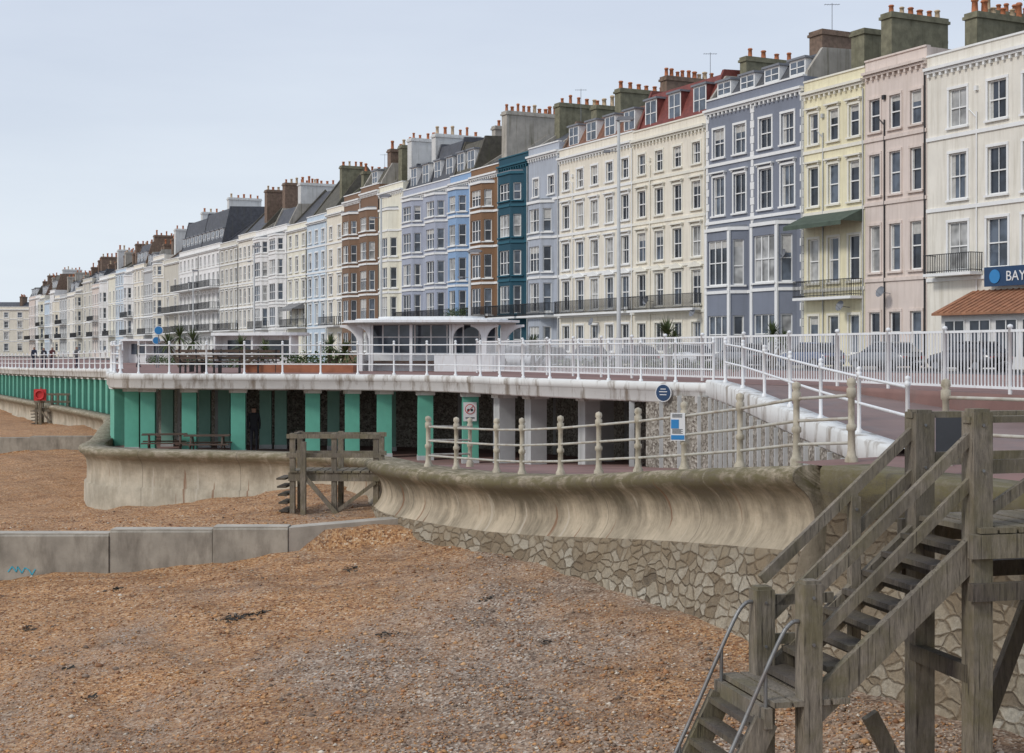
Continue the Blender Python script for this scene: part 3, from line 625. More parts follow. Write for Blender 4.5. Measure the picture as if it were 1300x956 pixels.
# ramp
rl=[Vector(p) for p in [(5.05,36.5,-.85),(5.15,33,-.95),(5.35,29,-1.18),(5.6,25,-1.42),(5.9,21.7,-1.6)]]
rr_=[Vector(p) for p in [(7.45,34.1,-.856),(7.8,33,-.95),(9.0,29,-1.18),(10.2,25,-1.42),(11.2,21.7,-1.6)]]
strip('ramp',rl,rr_,'ramp_surface')
ramppath=catmull([tuple(p) for p in rl][::-1],5)
sweep('ramp_edge_beam',ramppath,[(-.35,.0),(-.35,.10),(.05,.10),(.08,.06),(.08,-.30),(.02,-.36),(-.3,-.36)],['deck_fascia']*6,cap=False)
sweep('ramp_retaining_wall',[Vector((p.x,p.y,-.845)) for p in near_edge[1:]],[(-.12,-1.0),(-.12,.004),(.12,.004),(.12,-.1),(.12,-1.2)],['paving_red']*4)
g=Thing('forecourt_paving'); g.p('a').quad([(4.2,21.2,-1.66),(5.9,21.75,-1.61),(11.2,21.75,-1.61),(12,19,-1.66),(16,8,-1.66),(9,9,-1.66),(5.8,16.6,-1.66)],'paving_red'); g.done()

# sea walls
W0pts=[(9.2,8.5,-1.63),(7.4,12.6,-1.63),(5.95,16.5,-1.63),(4.52,20.3,-1.66)]
W1pts=[(4.4,20.6,-1.68),(3.5,23.2,-1.93),(2.7,25.6,-2.18),(1.75,27.8,-2.42),(.8,29.6,-2.62),(-.6,31.8,-2.78),(-2.0,34.0,-2.84),(-3.0,36.0,-2.88),(-3.5,38.5,-3.0),(-4.1,42,-3.2),(-5.2,45.5,-3.35)]
W1=catmull(W1pts,12); W0=catmull(W0pts,14)
profA=[(-.75,-.03),(-.7,.02),(.20,.02),(.28,-.01),(.34,-.06),(.37,-.13),(.36,-.20),(.30,-.27),(.21,-.34),(.12,-.43),(.05,-.55),(.01,-.70),(.0,-.84),(.04,-.97),(.12,-1.10),(.23,-1.22)]
profS=[(.17,-1.24),(.26,-1.25),(.32,-1.6),(.37,-1.95),(.42,-2.3),(.48,-2.7),(.54,-3.1),(.7,-4.2)]
sweep('sea_wall',W1,profA+profS[1:],['seawall_concrete']*(len(profA)-1)+['rubble_stone']*(len(profS)-1),cap=True,jitter=.03)
sweep('sea_wall',W0,[(-.75,-.03),(-.7,.02),(.10,.02),(.14,-.03),(.14,-.34),(.10,-.42),(.02,-.62),(.04,-1.0),(.10,-1.35),(.18,-1.9),(.26,-2.5),(.34,-3.1),(.45,-4.4)],['seawall_mossy']*6+['rubble_stone_dark']*2+['rubble_stone']*4,jitter=.03)
W2pts=[(-4.4,43.2,-3.36),(-5.0,45.6,-3.38),(-6.8,47.0,-3.40),(-9.4,48.2,-3.42),(-12.2,48.9,-3.42),(-14.3,49.9,-3.42),(-15.6,52.2,-3.45),(-16.6,57,-3.5),(-19.5,68,-3.7),(-22.4,79,-3.8),(-26,88,-3.85),(-47.2,128,-3.85),(-72.8,176.5,-3.9),(-119,265,-3.9),(-179,380,-3.9)]
W2=catmull(W2pts,8)
sweep('sea_wall',W2,[(-.6,-.5),(-.6,.0),(.18,.0),(.28,-.05),(.31,-.14),(.28,-.24),(.15,-.34),(.04,-.5),(.0,-.8),(.02,-1.3),(.10,-1.32),(.14,-4.2)],['seawall_concrete_old']*11)

# lower promenade floor
wl=[(4.6,20.2,-1.67),(4.0,21.4,-1.76),(3.5,23.2,-1.95),(2.7,25.6,-2.2),(1.75,27.8,-2.44),(.8,29.6,-2.64),(-.6,31.8,-2.80),(-2.4,34.6,-2.88),(-3.5,38.5,-3.1),(-4.1,42,-3.5),(-5.4,45.6,-3.78),(-6.8,47.2,-3.78),(-9.4,48.3,-3.78),(-12.2,49,-3.78),(-14.3,50.2,-3.78),(-15.4,52.2,-3.78),(-16.4,57,-3.85),(-19.3,68,-4),(-22.2,79,-4.1),(-25.8,88,-4.15),(-47,128,-4.15),(-119,265,-4.2),(-179,380,-4.2)]
al=[(5.7,21.0,-1.67),(6.1,21.6,-1.76),(6.1,23.2,-1.95),(6.1,25.6,-2.2),(6.1,27.8,-2.44),(6.1,29.6,-2.64),(6.1,31.8,-2.84),(6.1,35.6,-3.0),(6.4,40.5,-3.3),(6,45,-3.6),(3,50,-3.78),(-1,54.6,-3.78),(-6,57,-3.78),(-11,58,-3.78),(-14,61,-3.78),(-16,64,-3.78),(-17.5,68,-3.85),(-18.5,74,-4),(-19.5,82,-4.1),(-21,92,-4.15),(-41,131,-4.15),(-112,268,-4.2),(-172,383,-4.2)]
strip('lower_promenade_floor',[Vector(p) for p in wl],[Vector(p) for p in al],'paving_red')
# ribbed pebble wall under the ramp and back wall of the covered walk
def ribwall(name,path,ztop_f,zbot,ribs,mat,ribmat,step=.9):
    T=Thing(name); a=T.p('panels'); c=T.p('ribs')
    pr=resample(path,step)
    for i in range(len(pr)-1):
        p,q=pr[i],pr[i+1]; a.quad([(p.x,p.y,zbot(p)),(q.x,q.y,zbot(q)),(q.x,q.y,ztop_f(q)),(p.x,p.y,ztop_f(p))],mat)
        if ribs: c.beam((p.x,p.y,zbot(p)),(p.x,p.y,ztop_f(p)-.002),.09,.14,ribmat,up=(1,0,0))
    return T.done()
dw=catmull([(5.85,21.8,-1.6),(5.55,25,-1.42),(5.3,29,-1.18),(5.1,33,-.95),(5.0,36.3,-.85),(4.2,37.6,-.85),(3.3,39.2,-.85)],6)
ribwall('pebble_retaining_wall',dw,lambda p:p.z-.34,lambda p:-4.0,True,'pebble_panel','pier_grey',.75)
aw=catmull([(3.3,39.2,-1.4),(5.6,42,-1.4),(4.6,47,-1.4),(.6,53.4,-1.4),(-6,56.3,-1.4),(-11,57.2,-1.4),(-14.6,61,-1.4),(-17.8,70,-1.45),(-20,84,-1.6),(-24,94,-1.7),(-43,131,-2.0),(-113,267,-2.1)],6)
ribwall('covered_walk_back_wall',aw,lambda p:p.z+.1,lambda p:-4.3,True,'pebble_panel','pier_grey',1.5)

# columns of the covered walk
def column(x,y,w,d,zb,zt,mat,rot,name='column'):
    T=Thing(name,(x,y,0),rot); m_=T.p('shaft'); m_.box(-w/2,w/2,-d/2,d/2,zb,zt-.12,mat); m_.box(-w/2-.06,w/2+.06,-d/2-.06,d/2+.06,zt-.12,zt,'deck_fascia'); m_.box(-w/2-.02,w/2+.02,-d/2-.02,d/2+.02,zb,zb+.18,'pier_grey'); return T.done()
for x,y in [(-14.3,53.6),(-13.55,53.0),(-11.9,52.5),(-10.0,52.0),(-7.2,51.4),(-5.72,50.9),(-4.52,50.3),(-3.0,49.2),(-1.4,47.6)]:
    column(x,y,.52,.5,-3.8,-1.42,'green_paint',.12,'green_column')
for x,y in [(-13.6,56.2),(-12.0,55.6),(-11.2,55.4),(-9.5,54.9),(-8.9,54.8),(-6.8,54.2),(-4.6,53.6)]: column(x,y,.45,.45,-3.8,-1.42,'green_pale',.1,'green_column')
for x,y,w in [(-.25,46.2,.55),(.75,45.2,.55),(2.35,43.4,.5),(3.0,47.2,.6)]: column(x,y,w,.5,-3.8,-1.42,'pier_grey',.4,'grey_column')
far=resample(offset(catmull(Epts[9:],6),-.55),2.1)
for p in far[2:62]:
    column(p.x,p.y,.75,.75,-4.3,p.z-.56,'green_paint',.45,'green_column')

# ------------------------------------------------------------------ railings
def railing(name,path,h,step,zs,pr,rr,mat,post='ball',railmat=None):
    T=Thing(name); P=T.p('posts'); R=T.p('rails'); pts=resample(path,step) if step else path; railmat=railmat or mat
    for p in pts:
        if post=='ball':
            P.lathe(p,[(pr*1.8,0),(pr*1.8,.05),(pr,.08),(pr,h-.05),(pr*1.4,h-.04),(pr*1.4,h+.02),(pr*.8,h+.03),(pr*1.4,h+.06),(pr*1.2,h+.10),(0,h+.12)],8,mat)
        else:
            P.lathe(p,[(pr*1.7,-.1),(pr*1.7,.07),(pr*1.2,.12),(pr,.2),(pr*.9,h*.42),(pr*1.3,h*.44),(pr*1.3,h*.50),(pr*.85,h*.52),(pr*.85,h-.16),(pr*1.25,h-.14),(pr*1.25,h-.02),(pr*.8,h),(pr*1.25,h+.05),(pr*1.1,h+.12),(0,h+.15)],10,mat)
    for a,b_ in zip(pts[:-1],pts[1:]):
        for z in zs: R.cyl(a+Vector((0,0,z)),b_+Vector((0,0,z)),rr,rr,6,railmat,False)
    return T.done()
railing('white_promenade_railing',offset(catmull(Epts[:10],10),-.16),1.08,1.45,(.36,.72,1.04),.032,.024,'white_paint')
railing('white_promenade_railing',offset(catmull(Epts[9:17],10),-.16),1.1,1.9,(.36,.72,1.04),.045,.032,'white_paint')
railing('ramp_railing',offset([p+Vector((0,0,.10)) for p in ramppath],-.14),1.0,2.2,(.5,.94),.034,.026,'white_paint')
railing('sea_wall_railing',[Vector(p) for p in [(5.0,20.95,-1.66),(4.36,21.8,-1.74),(3.80,23.7,-1.97),(3.10,25.6,-2.18),(2.42,27.3,-2.36),(1.75,28.7,-2.50),(1.02,29.9,-2.63),(.22,31.2,-2.74),(-.35,32.3,-2.80),(-1.32,33.7,-2.84),(-2.05,34.7,-2.86)]],1.12,None,(.30,.66,1.0),.058,.028,'rail_stone','cast','rail_tube')
railing('sea_wall_railing',[Vector(p) for p in [(-2.05,34.95,-2.86),(-1.1,37.2,-3.0)]],1.1,None,(.3,.66,1.0),.058,.028,'rail_stone','cast','rail_tube')
railing('ramp_foot_railing',[Vector(p) for p in [(6.1,20.0,-1.66),(7.2,18.6,-1.66),(8.2,17.3,-1.66)]],1.12,None,(.5,1.0),.058,.028,'rail_stone','cast','rail_tube')
def barfence(name,path,h,z0=.12,sp=.115,panel_=2.2):
    T=Thing(name); P=T.p('posts'); R=T.p('bars'); pts=resample(path,panel_)
    for i,p in enumerate(pts):
        P.lathe(p,[(.04,0),(.04,h+.05),(.06,h+.06),(.05,h+.11),(0,h+.13)],8,'white_paint')
        if i+1<len(pts):
            q=pts[i+1]
            for z in (z0,h): R.beam(p+Vector((0,0,z)),q+Vector((0,0,z)),.035,.05,'white_paint')
            n=int((q-p).length/sp)
            for k in range(1,n):
                c=p.lerp(q,k/n); R.beam((c.x,c.y,c.z+z0+.02),(c.x,c.y,c.z+h-.02),.024,.024,'white_paint')
    return T.done()
barfence('white_bar_fence',catmull([(15,10.5,-.84),(12,19,-.84),(9.66,26.8,-.84),(7.5,34.1,-.84),(5.2,40,-.85),(1.2,50,-.87),(-1.6,56.5,-.88)],6),1.22)

# ------------------------------------------------------------------ beach
def idw(x,y,C):
    num=np.zeros_like(x); den=np.zeros_like(x)
    for cx,cy,cz in C:
        w=1/(((x-cx)**2+(y-cy)**2)**1.25+.4); num+=w*cz; den+=w
    return num/den
CB=[(-2.5,36,-4.25),(-5.5,35,-4.3),(-7.5,34.6,-4.33),(-9.8,34.6,-4.38),(-12.2,34.6,-4.45),(-16,35,-4.7),(-22,36,-5.2),(-5.6,40,-4.4),(-4.5,42,-4.3),(-6.5,45.5,-4.35),(-9.4,46.8,-4.85),(-12,47.6,-5.35),(-15.5,49.5,-5.6),(-10,42,-4.9),(-14,43,-5.2),(-18,50,-5.7),(-18,58,-5.6),(-25,60,-5.7),(-20.5,70,-5.5),(-23,77.5,-5.5),(-32,77.5,-5.8),(-30,50,-6.3),(-60,60,-7.5),(-50,40,-7.5)]
CC=[(-22.4,79,-4.85),(-28,79,-4.9),(-34,79,-5.0),(-27,88,-4.8),(-36,90,-5.1),(-48,128,-4.8),(-60,128,-5.6),(-45,90,-6),(-74,176,-4.9),(-120,265,-5),(-180,380,-5),(-95,170,-6.5),(-80,100,-7.5),(-150,260,-7)]
def beachz(x,y):
    dn=(x-4.2)*-.93+(y-21)*-.37
    zn=-4.42-.10*np.clip(dn,-1,60)
    zb=idw(x,y,CB); zc=idw(x,y,CC)
    k1=np.clip((y-33.85)/.25,0,1); k2=np.clip((y-78.2)/.5,0,1)
    z=zn*(1-k1)+(zb*(1-k2)+zc*k2)*k1
    z=z+.06*np.sin(x*.9+y*.35)*np.cos(y*.7-x*.2)+.04*np.sin(x*2.3+1.7*y+np.sin(x))+.02*np.sin(3.1*x-2.2*y+1)+.022*np.sin(5.3*x+4.1*y)*np.sin(4.7*y-3.3*x)
    return np.maximum(z,-9)
ys=np.concatenate([np.arange(3,33.6,.22),[33.7,33.85,34.1,34.3],np.arange(34.6,78,.45),[78.2,78.7],np.arange(79.5,130,1.5),np.arange(131,420,8)])
xs=np.concatenate([-np.geomspace(34,400,50)[::-1],np.arange(-33.5,12,.27)])
XX,YY=np.meshgrid(xs,ys); ZZ=beachz(XX,YY); ny,nx=XX.shape
V=np.stack([XX,YY,ZZ],-1).reshape(-1,3); idx=np.arange(ny*nx).reshape(ny,nx)
F=np.stack([idx[:-1,:-1],idx[:-1,1:],idx[1:,1:],idx[1:,:-1]],-1).reshape(-1,4)
me=bpy.data.meshes.new('shingle_beach'); me.from_pydata(V.tolist(),[],F.tolist()); me.materials.append(M['shingle']); me.polygons.foreach_set('use_smooth',[True]*len(F)); me.update()
o=bpy.data.objects.new('shingle_beach',me); scene.collection.objects.link(o); o.location.z=EZ
# loose pebbles
NP=72000
inv=np.random.uniform(1/46,1/12.5,NP); py=1/inv; px=np.random.uniform(-.40,.34,NP)*py
dn=(px-4.2)*-.93+(py-21)*-.37; ok=(dn>.55)&(np.abs(py-34)>.4)&((py<34)|((px<-4.2)&(py<45.5)))
px,py=px[ok],py[ok]; n=len(px); pz=beachz(px,py)
octa=np.array([(1,0,0),(0,1,0),(-1,0,0),(0,-1,0),(0,0,1),(0,0,-1)],float); of=np.array([(0,1,4),(1,2,4),(2,3,4),(3,0,4),(1,0,5),(2,1,5),(3,2,5),(0,3,5)])
s=np.random.lognormal(math.log(.017),.5,n); s=np.clip(s,.008,.09); a=np.random.uniform(0,6.28,n); asp=np.random.uniform(.6,1,n)
vx=octa[None,:,0]*s[:,None]; vy=octa[None,:,1]*(s*asp)[:,None]; vz=octa[None,:,2]*(s*.55)[:,None]
vx=vx*np.random.uniform(.75,1.2,vx.shape); vy=vy*np.random.uniform(.75,1.2,vy.shape)
X=px[:,None]+vx*np.cos(a)[:,None]-vy*np.sin(a)[:,None]; Y=py[:,None]+vx*np.sin(a)[:,None]+vy*np.cos(a)[:,None]; Z=pz[:,None]+vz+.006
VV=np.stack([X,Y,Z],-1).reshape(-1,3).astype(np.float32); FF=(of[None]+6*np.arange(n)[:,None,None]).reshape(-1,3)
me=bpy.data.meshes.new('beach_pebbles'); me.from_pydata(VV.tolist(),[],FF.tolist()); me.materials.append(M['pebble_mix'])
me.polygons.foreach_set('use_smooth',[True]*len(FF))
pc=np.array([(.40,.19,.08),(.51,.27,.11),(.25,.115,.05),(.44,.33,.235),(.64,.56,.45),(.17,.12,.085),(.56,.34,.17),(.32,.235,.17)])
cw=np.random.choice(8,n,p=[.26,.25,.14,.05,.05,.07,.14,.04]); cg=np.random.choice(8,n,p=[.15,.14,.12,.15,.08,.13,.12,.11]); sel=np.random.rand(n)<np.clip((px+6)/10,0.03,1)
cc=pc[np.where(sel,cg,cw)]*np.random.uniform(.72,1.12,(n,1)); cc=np.repeat(cc,6,0); cc=np.concatenate([cc,np.ones((len(cc),1))],1)
ca=me.color_attributes.new('Col','FLOAT_COLOR','POINT'); ca.data.foreach_set('color',cc.astype(np.float32).ravel()); me.update()
o=bpy.data.objects.new('beach_pebbles',me); scene.collection.objects.link(o); o.location.z=EZ
g=Thing('sea'); g.p('a').quad([(-3000,-600,-7.6),(60,-600,-7.6),(60,3,-7.6),(-3000,4500,-7.6)],'sea_water'); g.done()
g=Thing('terrain'); g.p('a').quad([(-4000,-1500,-10),(4000,-1500,-10),(4000,6000,-10),(-4000,6000,-10)],'paving'); g.done()
# strands of seaweed
T=Thing('seaweed'); mb=T.p('a')
for cx,cy,r_,nn in [(-5.3,27,.3,70),(-4.9,27.3,.2,35),(-8.6,31,.15,25),(-2.2,24.5,.12,18),(-9.5,28,.12,18),(-.5,26.5,.12,16),(-6.5,22,.12,14),(-3.5,31,.15,20),(-11,25,.1,12),(-7.5,24,.08,10),(0.5,23,.08,10)]:
    for _ in range(nn):
        x=cx+random.gauss(0,r_*.7); y=cy+random.gauss(0,r_*.8); z=float(beachz(np.array([x]),np.array([y]))[0])+.02; a_=random.uniform(0,6.28); l=random.uniform(.03,.11); d=Vector((math.cos(a_)*l,math.sin(a_)*l,random.uniform(-.005,.03))); e_=Vector((-math.sin(a_)*.014,math.cos(a_)*.014,.008)); p=Vector((x,y,z))
        mb.quad([p-e_,p+d-e_,p+d+e_,p+e_],'weed')
T.done()

# groynes
T=Thing('concrete_groyne'); G=T.p('blocks')
segs=[(-30,-20.2,-4.6),(-20.2,-14.4,-4.42),(-14.38,-9.57,-4.36),(-9.55,-7.12,-4.27),(-7.1,-5.32,-4.20)]
for i,(a,c,zt) in enumerate(segs):
    y0=33.72+(.03 if i%2 else 0)
    G.prism([(y0,zt-.05),(y0+.05,zt),(y0+.50,zt),(y0+.55,zt-.05),(y0+.55,-7),(y0,-7)],'x',a,c,'groyne')
    G.box(a+.01,c-.01,y0+.04,y0+.51,zt+.001,zt+.02,'groyne_dry')
G.add([(-5.3,33.75,-4.21),(-2.2,35.1,-4.10),(-2.4,35.6,-4.10),(-5.3,34.3,-4.21),(-5.3,33.75,-7),(-2.2,35.1,-7),(-2.4,35.6,-7),(-5.3,34.3,-7)],[(0,1,2,3),(0,4,5,1),(3,2,6,7)],'groyne_dry')
gp=T.p('graffiti'); gs=[(-11.95,-5.25),(-11.85,-5.12),(-11.75,-5.25),(-11.72,-5.12),(-11.62,-5.28),(-11.55,-5.15),(-11.45,-5.2),(-11.38,-5.32),(-11.3,-5.18)]
for (a,z),(c,z2) in zip(gs[:-1],gs[1:]): gp.beam((a,33.712,z),(c,33.712,z2),.008,.025,'sign_cyan')
T.done()
T=Thing('concrete_groyne'); G=T.p('blocks')
G.box(-26.5,-22.2,78.2,78.8,-8,-4.72,'groyne'); G.box(-31,-26.53,78.25,78.8,-8,-4.80,'groyne'); G.box(-45,-31.03,78.2,78.8,-8,-4.95,'groyne'); T.done()

# ------------------------------------------------------------------ timber stairs (foreground)
T=Thing('timber_beach_stairs'); S=T.p('posts'); Pl=T.p('platform'); H_=T.p('handrails'); Tr=T.p('treads'); St=T.p('steel_rails')
dn_=Vector((-.97,-.245,0)); tr=Vector((.24,-.97,0))
PL=Vector((4.07,14.2,0)); PR=PL+tr*1.03
def post(p,zt,zb=-6.2,w=.2,mat='timber'):
    q=Matrix.Translation((p.x,p.y,0))@Matrix.Rotation(math.atan2(dn_.y,dn_.x)+random.uniform(-.03,.03),4,'Z'); S.T=q
    S.box(-w/2,w/2,-w/2,w/2,zb,zt-.02,mat); S.prism([(-w/2+.02,-w/2+.02),(w/2-.02,-w/2+.02),(w/2-.02,w/2-.02),(-w/2+.02,w/2-.02)],'z',zt-.02,zt+.01,mat)
    for zz in (zt-.14,zt-.56): S.cyl((-w/2-.012,0,zz),(-w/2+.01,0,zz),.016,.016,6,'steel'); S.cyl((0,w/2+.012,zz),(0,w/2-.01,zz),.016,.016,6,'steel')
    S.T=Matrix.Identity(4)
post(PL,-.60,w=.21); post(PR,-.55,w=.2)
run=1.7; NL=PL+dn_*run; NR=PR+dn_*run
post(NL,-2.29,w=.19); post(NR,-2.07,w=.18)
def V3(v,z): return Vector((v.x,v.y,z))
ML=PL+dn_*.72; post(ML,-1.42,-2.9,.10)
for a_,b_ in ((PL,NL),(PR,NR)):
    H_.beam(V3(a_,-.74),V3(b_,-2.22),.06,.10,'timber'); H_.beam(V3(a_,-1.16),V3(b_,-2.66),.05,.10,'timber')
    Tr.beam(V3(a_+tr*0,-1.82),V3(b_,-3.26),.085,.26,'timber')
nst=8
for i in range(nst):
    f=(i+.5)/nst; c=PL+dn_*(run*f); z=-1.66-(i+1)*.175
    a_=V3(c+tr*.03,z); b_=V3(c+tr*1.0,z); Tr.beam(a_,b_,.25,.05,'timber_dark')
    Tr.beam(V3(c+tr*.03+dn_*-.11,z-.09),V3(c+tr*1.0+dn_*-.11,z-.09),.02,.10,'timber_dark')
# top platform back to the wall
bk=-dn_
for i in range(15):
    c=PL+bk*(.02+i*.2); Pl.beam(V3(c+tr*-.1,-1.655+random.uniform(-.006,.006)),V3(c+tr*1.2,-1.655),.17,.05,'timber')
for k,zz in ((0,-1.80),(1,-1.80)):
    a_=PL+tr*(1.03*k+(.13 if k else -.13)); Pl.beam(V3(a_+dn_*.15,zz),V3(a_+bk*3.0,zz),.09,.22,'timber')
    Pl.beam(V3(a_+dn_*.15,zz-.42),V3(a_+bk*3.0,zz-.42),.09,.16,'timber_dark')
for d_ in (1.45,2.9):
    post(PL+bk*d_,-.62,w=.16); post(PR+bk*d_,-.6,w=.16)
for a_ in (PL,PR):
    H_.beam(V3(a_+dn_*.12,-.64),V3(a_+bk*3.0,-.64),.13,.06,'timber'); H_.beam(V3(a_,-1.08),V3(a_+bk*3.0,-1.08),.05,.13,'timber')
H_.beam(V3(PR+bk*.1,-1.5),V3(PR+bk*1.4,-.72),.05,.10,'timber')
S.beam(V3(PL,-4.6),V3(PL+dn_*.55+tr*.0,-3.6),.08,.16,'timber'); S.beam(V3(PR+bk*.1,-5.2),V3(PR+bk*1.4,-2.2),.08,.16,'timber_dark'); S.beam(V3(PL+bk*.1,-5.2),V3(PL+bk*1.4,-2.2),.08,.16,'timber_dark')
Tr.beam(V3(PL+dn_*.05,-3.0),V3(PR+dn_*.05,-3.0),.12,.16,'timber_dark')
# landing
for i in range(4):
    c=NL+dn_*(-.28+i*.19); Pl.beam(V3(c+tr*-.1,-3.15),V3(c+tr*1.12,-3.15),.165,.05,'timber')
Pl.beam(V3(NL+tr*-.1+dn_*-.4,-3.27),V3(NL+tr*-.1+dn_*.4,-3.27),.07,.18,'timber'); Pl.beam(V3(NL+dn_*.42+tr*-.1,-3.27),V3(NL+dn_*.42+tr*1.1,-3.27),.07,.18,'timber')
H_.beam(V3(NL,-2.42),V3(NL+bk*.75+tr*0,-2.42),.05,.10,'timber'); H_.beam(V3(NL,-2.8),V3(NL+bk*.75,-2.8),.05,.10,'timber')
LF=NL+dn_*.42
for i in range(7):
    c=LF+dn_*(.06+.10*i); z=-3.34-.19*i; Tr.beam(V3(c+tr*.03,z),V3(c+tr*1.0,z),.17,.05,'timber_dark')
for k in (0,1.03): Tr.beam(V3(LF+tr*k,-3.30),V3(LF+dn_*.85+tr*k,-4.95),.08,.22,'timber')
def tube(pts,r,mat,m_=None):
    m_=m_ or St
    for a_,b_ in zip(pts[:-1],pts[1:]): m_.cyl(a_,b_,r,r,8,mat,True)
for k in (0,1.03):
    b0=NL+tr*k+dn_*.10
    tube(catmull([V3(b0,-2.43),V3(b0+dn_*.08,-2.45),V3(b0+dn_*.2,-2.62),V3(b0+dn_*.55,-3.35),V3(b0+dn_*.95,-4.2),V3(b0+dn_*1.0,-4.55),V3(b0+dn_*1.0,-5.0)],4),.02,'steel')
    tube([V3(b0+dn_*.32,-2.88),V3(b0+dn_*.32,-3.5)],.018,'steel'); tube([V3(b0+dn_*.75,-3.78),V3(b0+dn_*.75,-4.5)],.018,'steel')
T.done()

# small timber steps by the groyne, and a distant one
def beach_steps(x,y,z,rot,s=1.0):
    T=Thing('timber_beach_steps',(x,y,z),rot); a=T.p('frame'); d=T.p('deck')
    for px_,py_,zt in [(0,0,1.02),(0,1.0,1.02),(1.15,0,1.02),(2.3,0,1.0),(2.3,1.0,1.0),(.35,-.25,.8),(1.15,1.0,1.02)]:
        a.box(px_*s-.07,px_*s+.07,py_-.07,py_+.07,-1.7,zt,'timber')
    for yy in (0,1.0):
        a.box(-.15,2.45*s,yy-.10,yy-.072,.88,1.0,'timber'); a.box(-.15,2.45*s,yy-.10,yy-.072,.36,.48,'timber')
    a.box(-.03,.03,0,1.0,.88,1.0,'timber'); a.box(-.1,2.4*s,-.1,-.03,-.28,-.05,'timber'); a.box(-.1,2.4*s,1.03,1.1,-.28,-.05,'timber')
    a.beam((1.1,-.09,-1.2),(2.3,-.09,-.3),.05,.1,'timber'); a.beam((.35,-.25,-.1),(1.3,-.25,-1.2),.05,.12,'timber')
    for i in range(10): d.box(-.05+i*.245*s,.16+i*.245*s,-.14,1.12,-.048,0,'timber')
    for i in range(5): d.box(-.45+i*.02,-.2+i*.02,-.02-i*.0,1.0,-.26-i*.22,-.21-i*.22,'timber_dark')
    return T.done()
beach_steps(-6.0,38.9,-3.28,-.06)
fs=beach_steps(-33.6,100.5,-4.05,-.1,1.0)

# ------------------------------------------------------------------ benches, planter, shelter
def bench(x,y,z,rot,L=1.7):
    T=Thing('park_bench',(x,y,z),rot); s_=T.p('seat'); b_=T.p('backrest'); l_=T.p('legs')
    for i in range(4): s_.box(-L/2,L/2,-.25+i*.125,-.16+i*.125,.43,.465,'bench_wood')
    for i in range(3): b_.beam((-L/2,.27+.02*i,.58+i*.13),(L/2,.27+.02*i,.58+i*.13),.03,.1,'bench_wood')
    for xx in (-L/2+.15,L/2-.15,0):
        l_.box(xx-.03,xx+.03,-.24,-.18,0,.43,'iron_black'); l_.box(xx-.03,xx+.03,.2,.26,0,.45,'iron_black'); l_.beam((xx,.24,.42),(xx,.33,.92),.05,.04,'iron_black'); l_.box(xx-.028,xx+.028,-.24,.24,.39,.428,'iron_black')
        l_.beam((xx,-.24,.62),(xx,.28,.66),.05,.03,'bench_wood'); l_.box(xx-.02,xx+.02,-.23,-.19,.43,.62,'iron_black')
    return T.done()
bench(-11.9,54.2,-.86,2.9); bench(-10.35,54.0,-.86,.15); bench(-10.0,56.0,-.87,3.3); bench(-12.6,57,-.87,1.7)
def picnic(x,y,z,rot):
    T=Thing('picnic_table',(x,y,z),rot); a=T.p('top'); l_=T.p('frame')
    for i in range(5): a.box(-.8,.8,-.35+i*.145,-.22+i*.145,.72,.76,'bench_wood')
    for yy in (-.72,.5):
        a.box(-.8,.8,yy,yy+.11,.43,.47,'bench_wood'); a.box(-.8,.8,yy+.13,yy+.24,.43,.47,'bench_wood')
    for xx in (-.55,.55):
        l_.beam((xx,-.25,.72),(xx,-.62,0),.05,.09,'bench_wood'); l_.beam((xx,.25,.72),(xx,.62,0),.05,.09,'bench_wood'); l_.box(xx-.025,xx+.025,-.72,.74,.37,.43,'bench_wood')
    return T.done()
picnic(-12.6,51.6,-3.78,.2); picnic(-10.9,50.9,-3.78,.1)
T=Thing('brick_planter',(-8.2,56.2,-.87),-.05); a=T.p('walls'); a.box(-2.3,2.0,-.4,-.25,0,.36,'planter'); a.box(-2.3,2.0,.35,.5,0,.36,'planter'); a.box(-2.3,-2.15,-.25,.35,0,.36,'planter'); a.box(1.85,2.0,-.25,.35,0,.36,'planter'); a.box(-2.15,1.85,-.25,.35,.05,.3,'bark'); T.done()

T=Thing('seafront_shelter',(-3.45,61,-.9),-.12); R_=T.p('roof'); Wl=T.p('walls'); Gl=T.p('glazing'); Se=T.p('seats')
def stad(L,Wd,n=10):
    r=Wd/2; pts=[]
    for i in range(n+1): t_=-math.pi/2+math.pi*i/n; pts.append((L/2-r+r*math.cos(t_),r*math.sin(t_)))
    for i in range(n+1): t_=math.pi/2+math.pi*i/n; pts.append((-L/2+r+r*math.cos(t_),r*math.sin(t_)))
    return pts
R_.prism(stad(7.6,3.4),'z',2.08,2.18,'white_paint'); R_.prism(stad(6.6,2.6),'z',2.182,2.25,'white_paint'); R_.prism(stad(4.6,2.0),'z',2.252,2.34,'white_paint')
R_.prism([(p[0],p[1]) for p in stad(7.3,3.1)],'z',2.0,2.078,'deck_soffit')
def fin(x,sgn,y0,y1,w=.16,reach=1.0):
    pts=[(x,0),(x,2.0)]
    pts.append((x+sgn*reach,2.0))
    for i in range(9):
        t_=math.pi/2*i/8; pts.append((x+sgn*(w+(reach-w)*(1-math.sin(t_))),1.9-(reach*.95)*(1-math.cos(t_))))
    pts.append((x+sgn*w,0)); 
    Wl.prism(pts,'y',y0,y1,'white_paint')
for x,sg_ in ((-2.4,-1),(2.4,1)):
    fin(x,sg_,-1.05,-.9,.12,.62)
fin(1.0,1,-1.05,-.9,.10,.55); fin(2.4,-1,-1.05,-.9,.10,.55)
for x in (-2.4,-.7,1.0): Wl.box(x-.06,x+.06,-1.05,-.93,0,2.0,'white_paint')
fin(-3.0,-1,-.1,.1); fin(3.0,1,-.1,.1)
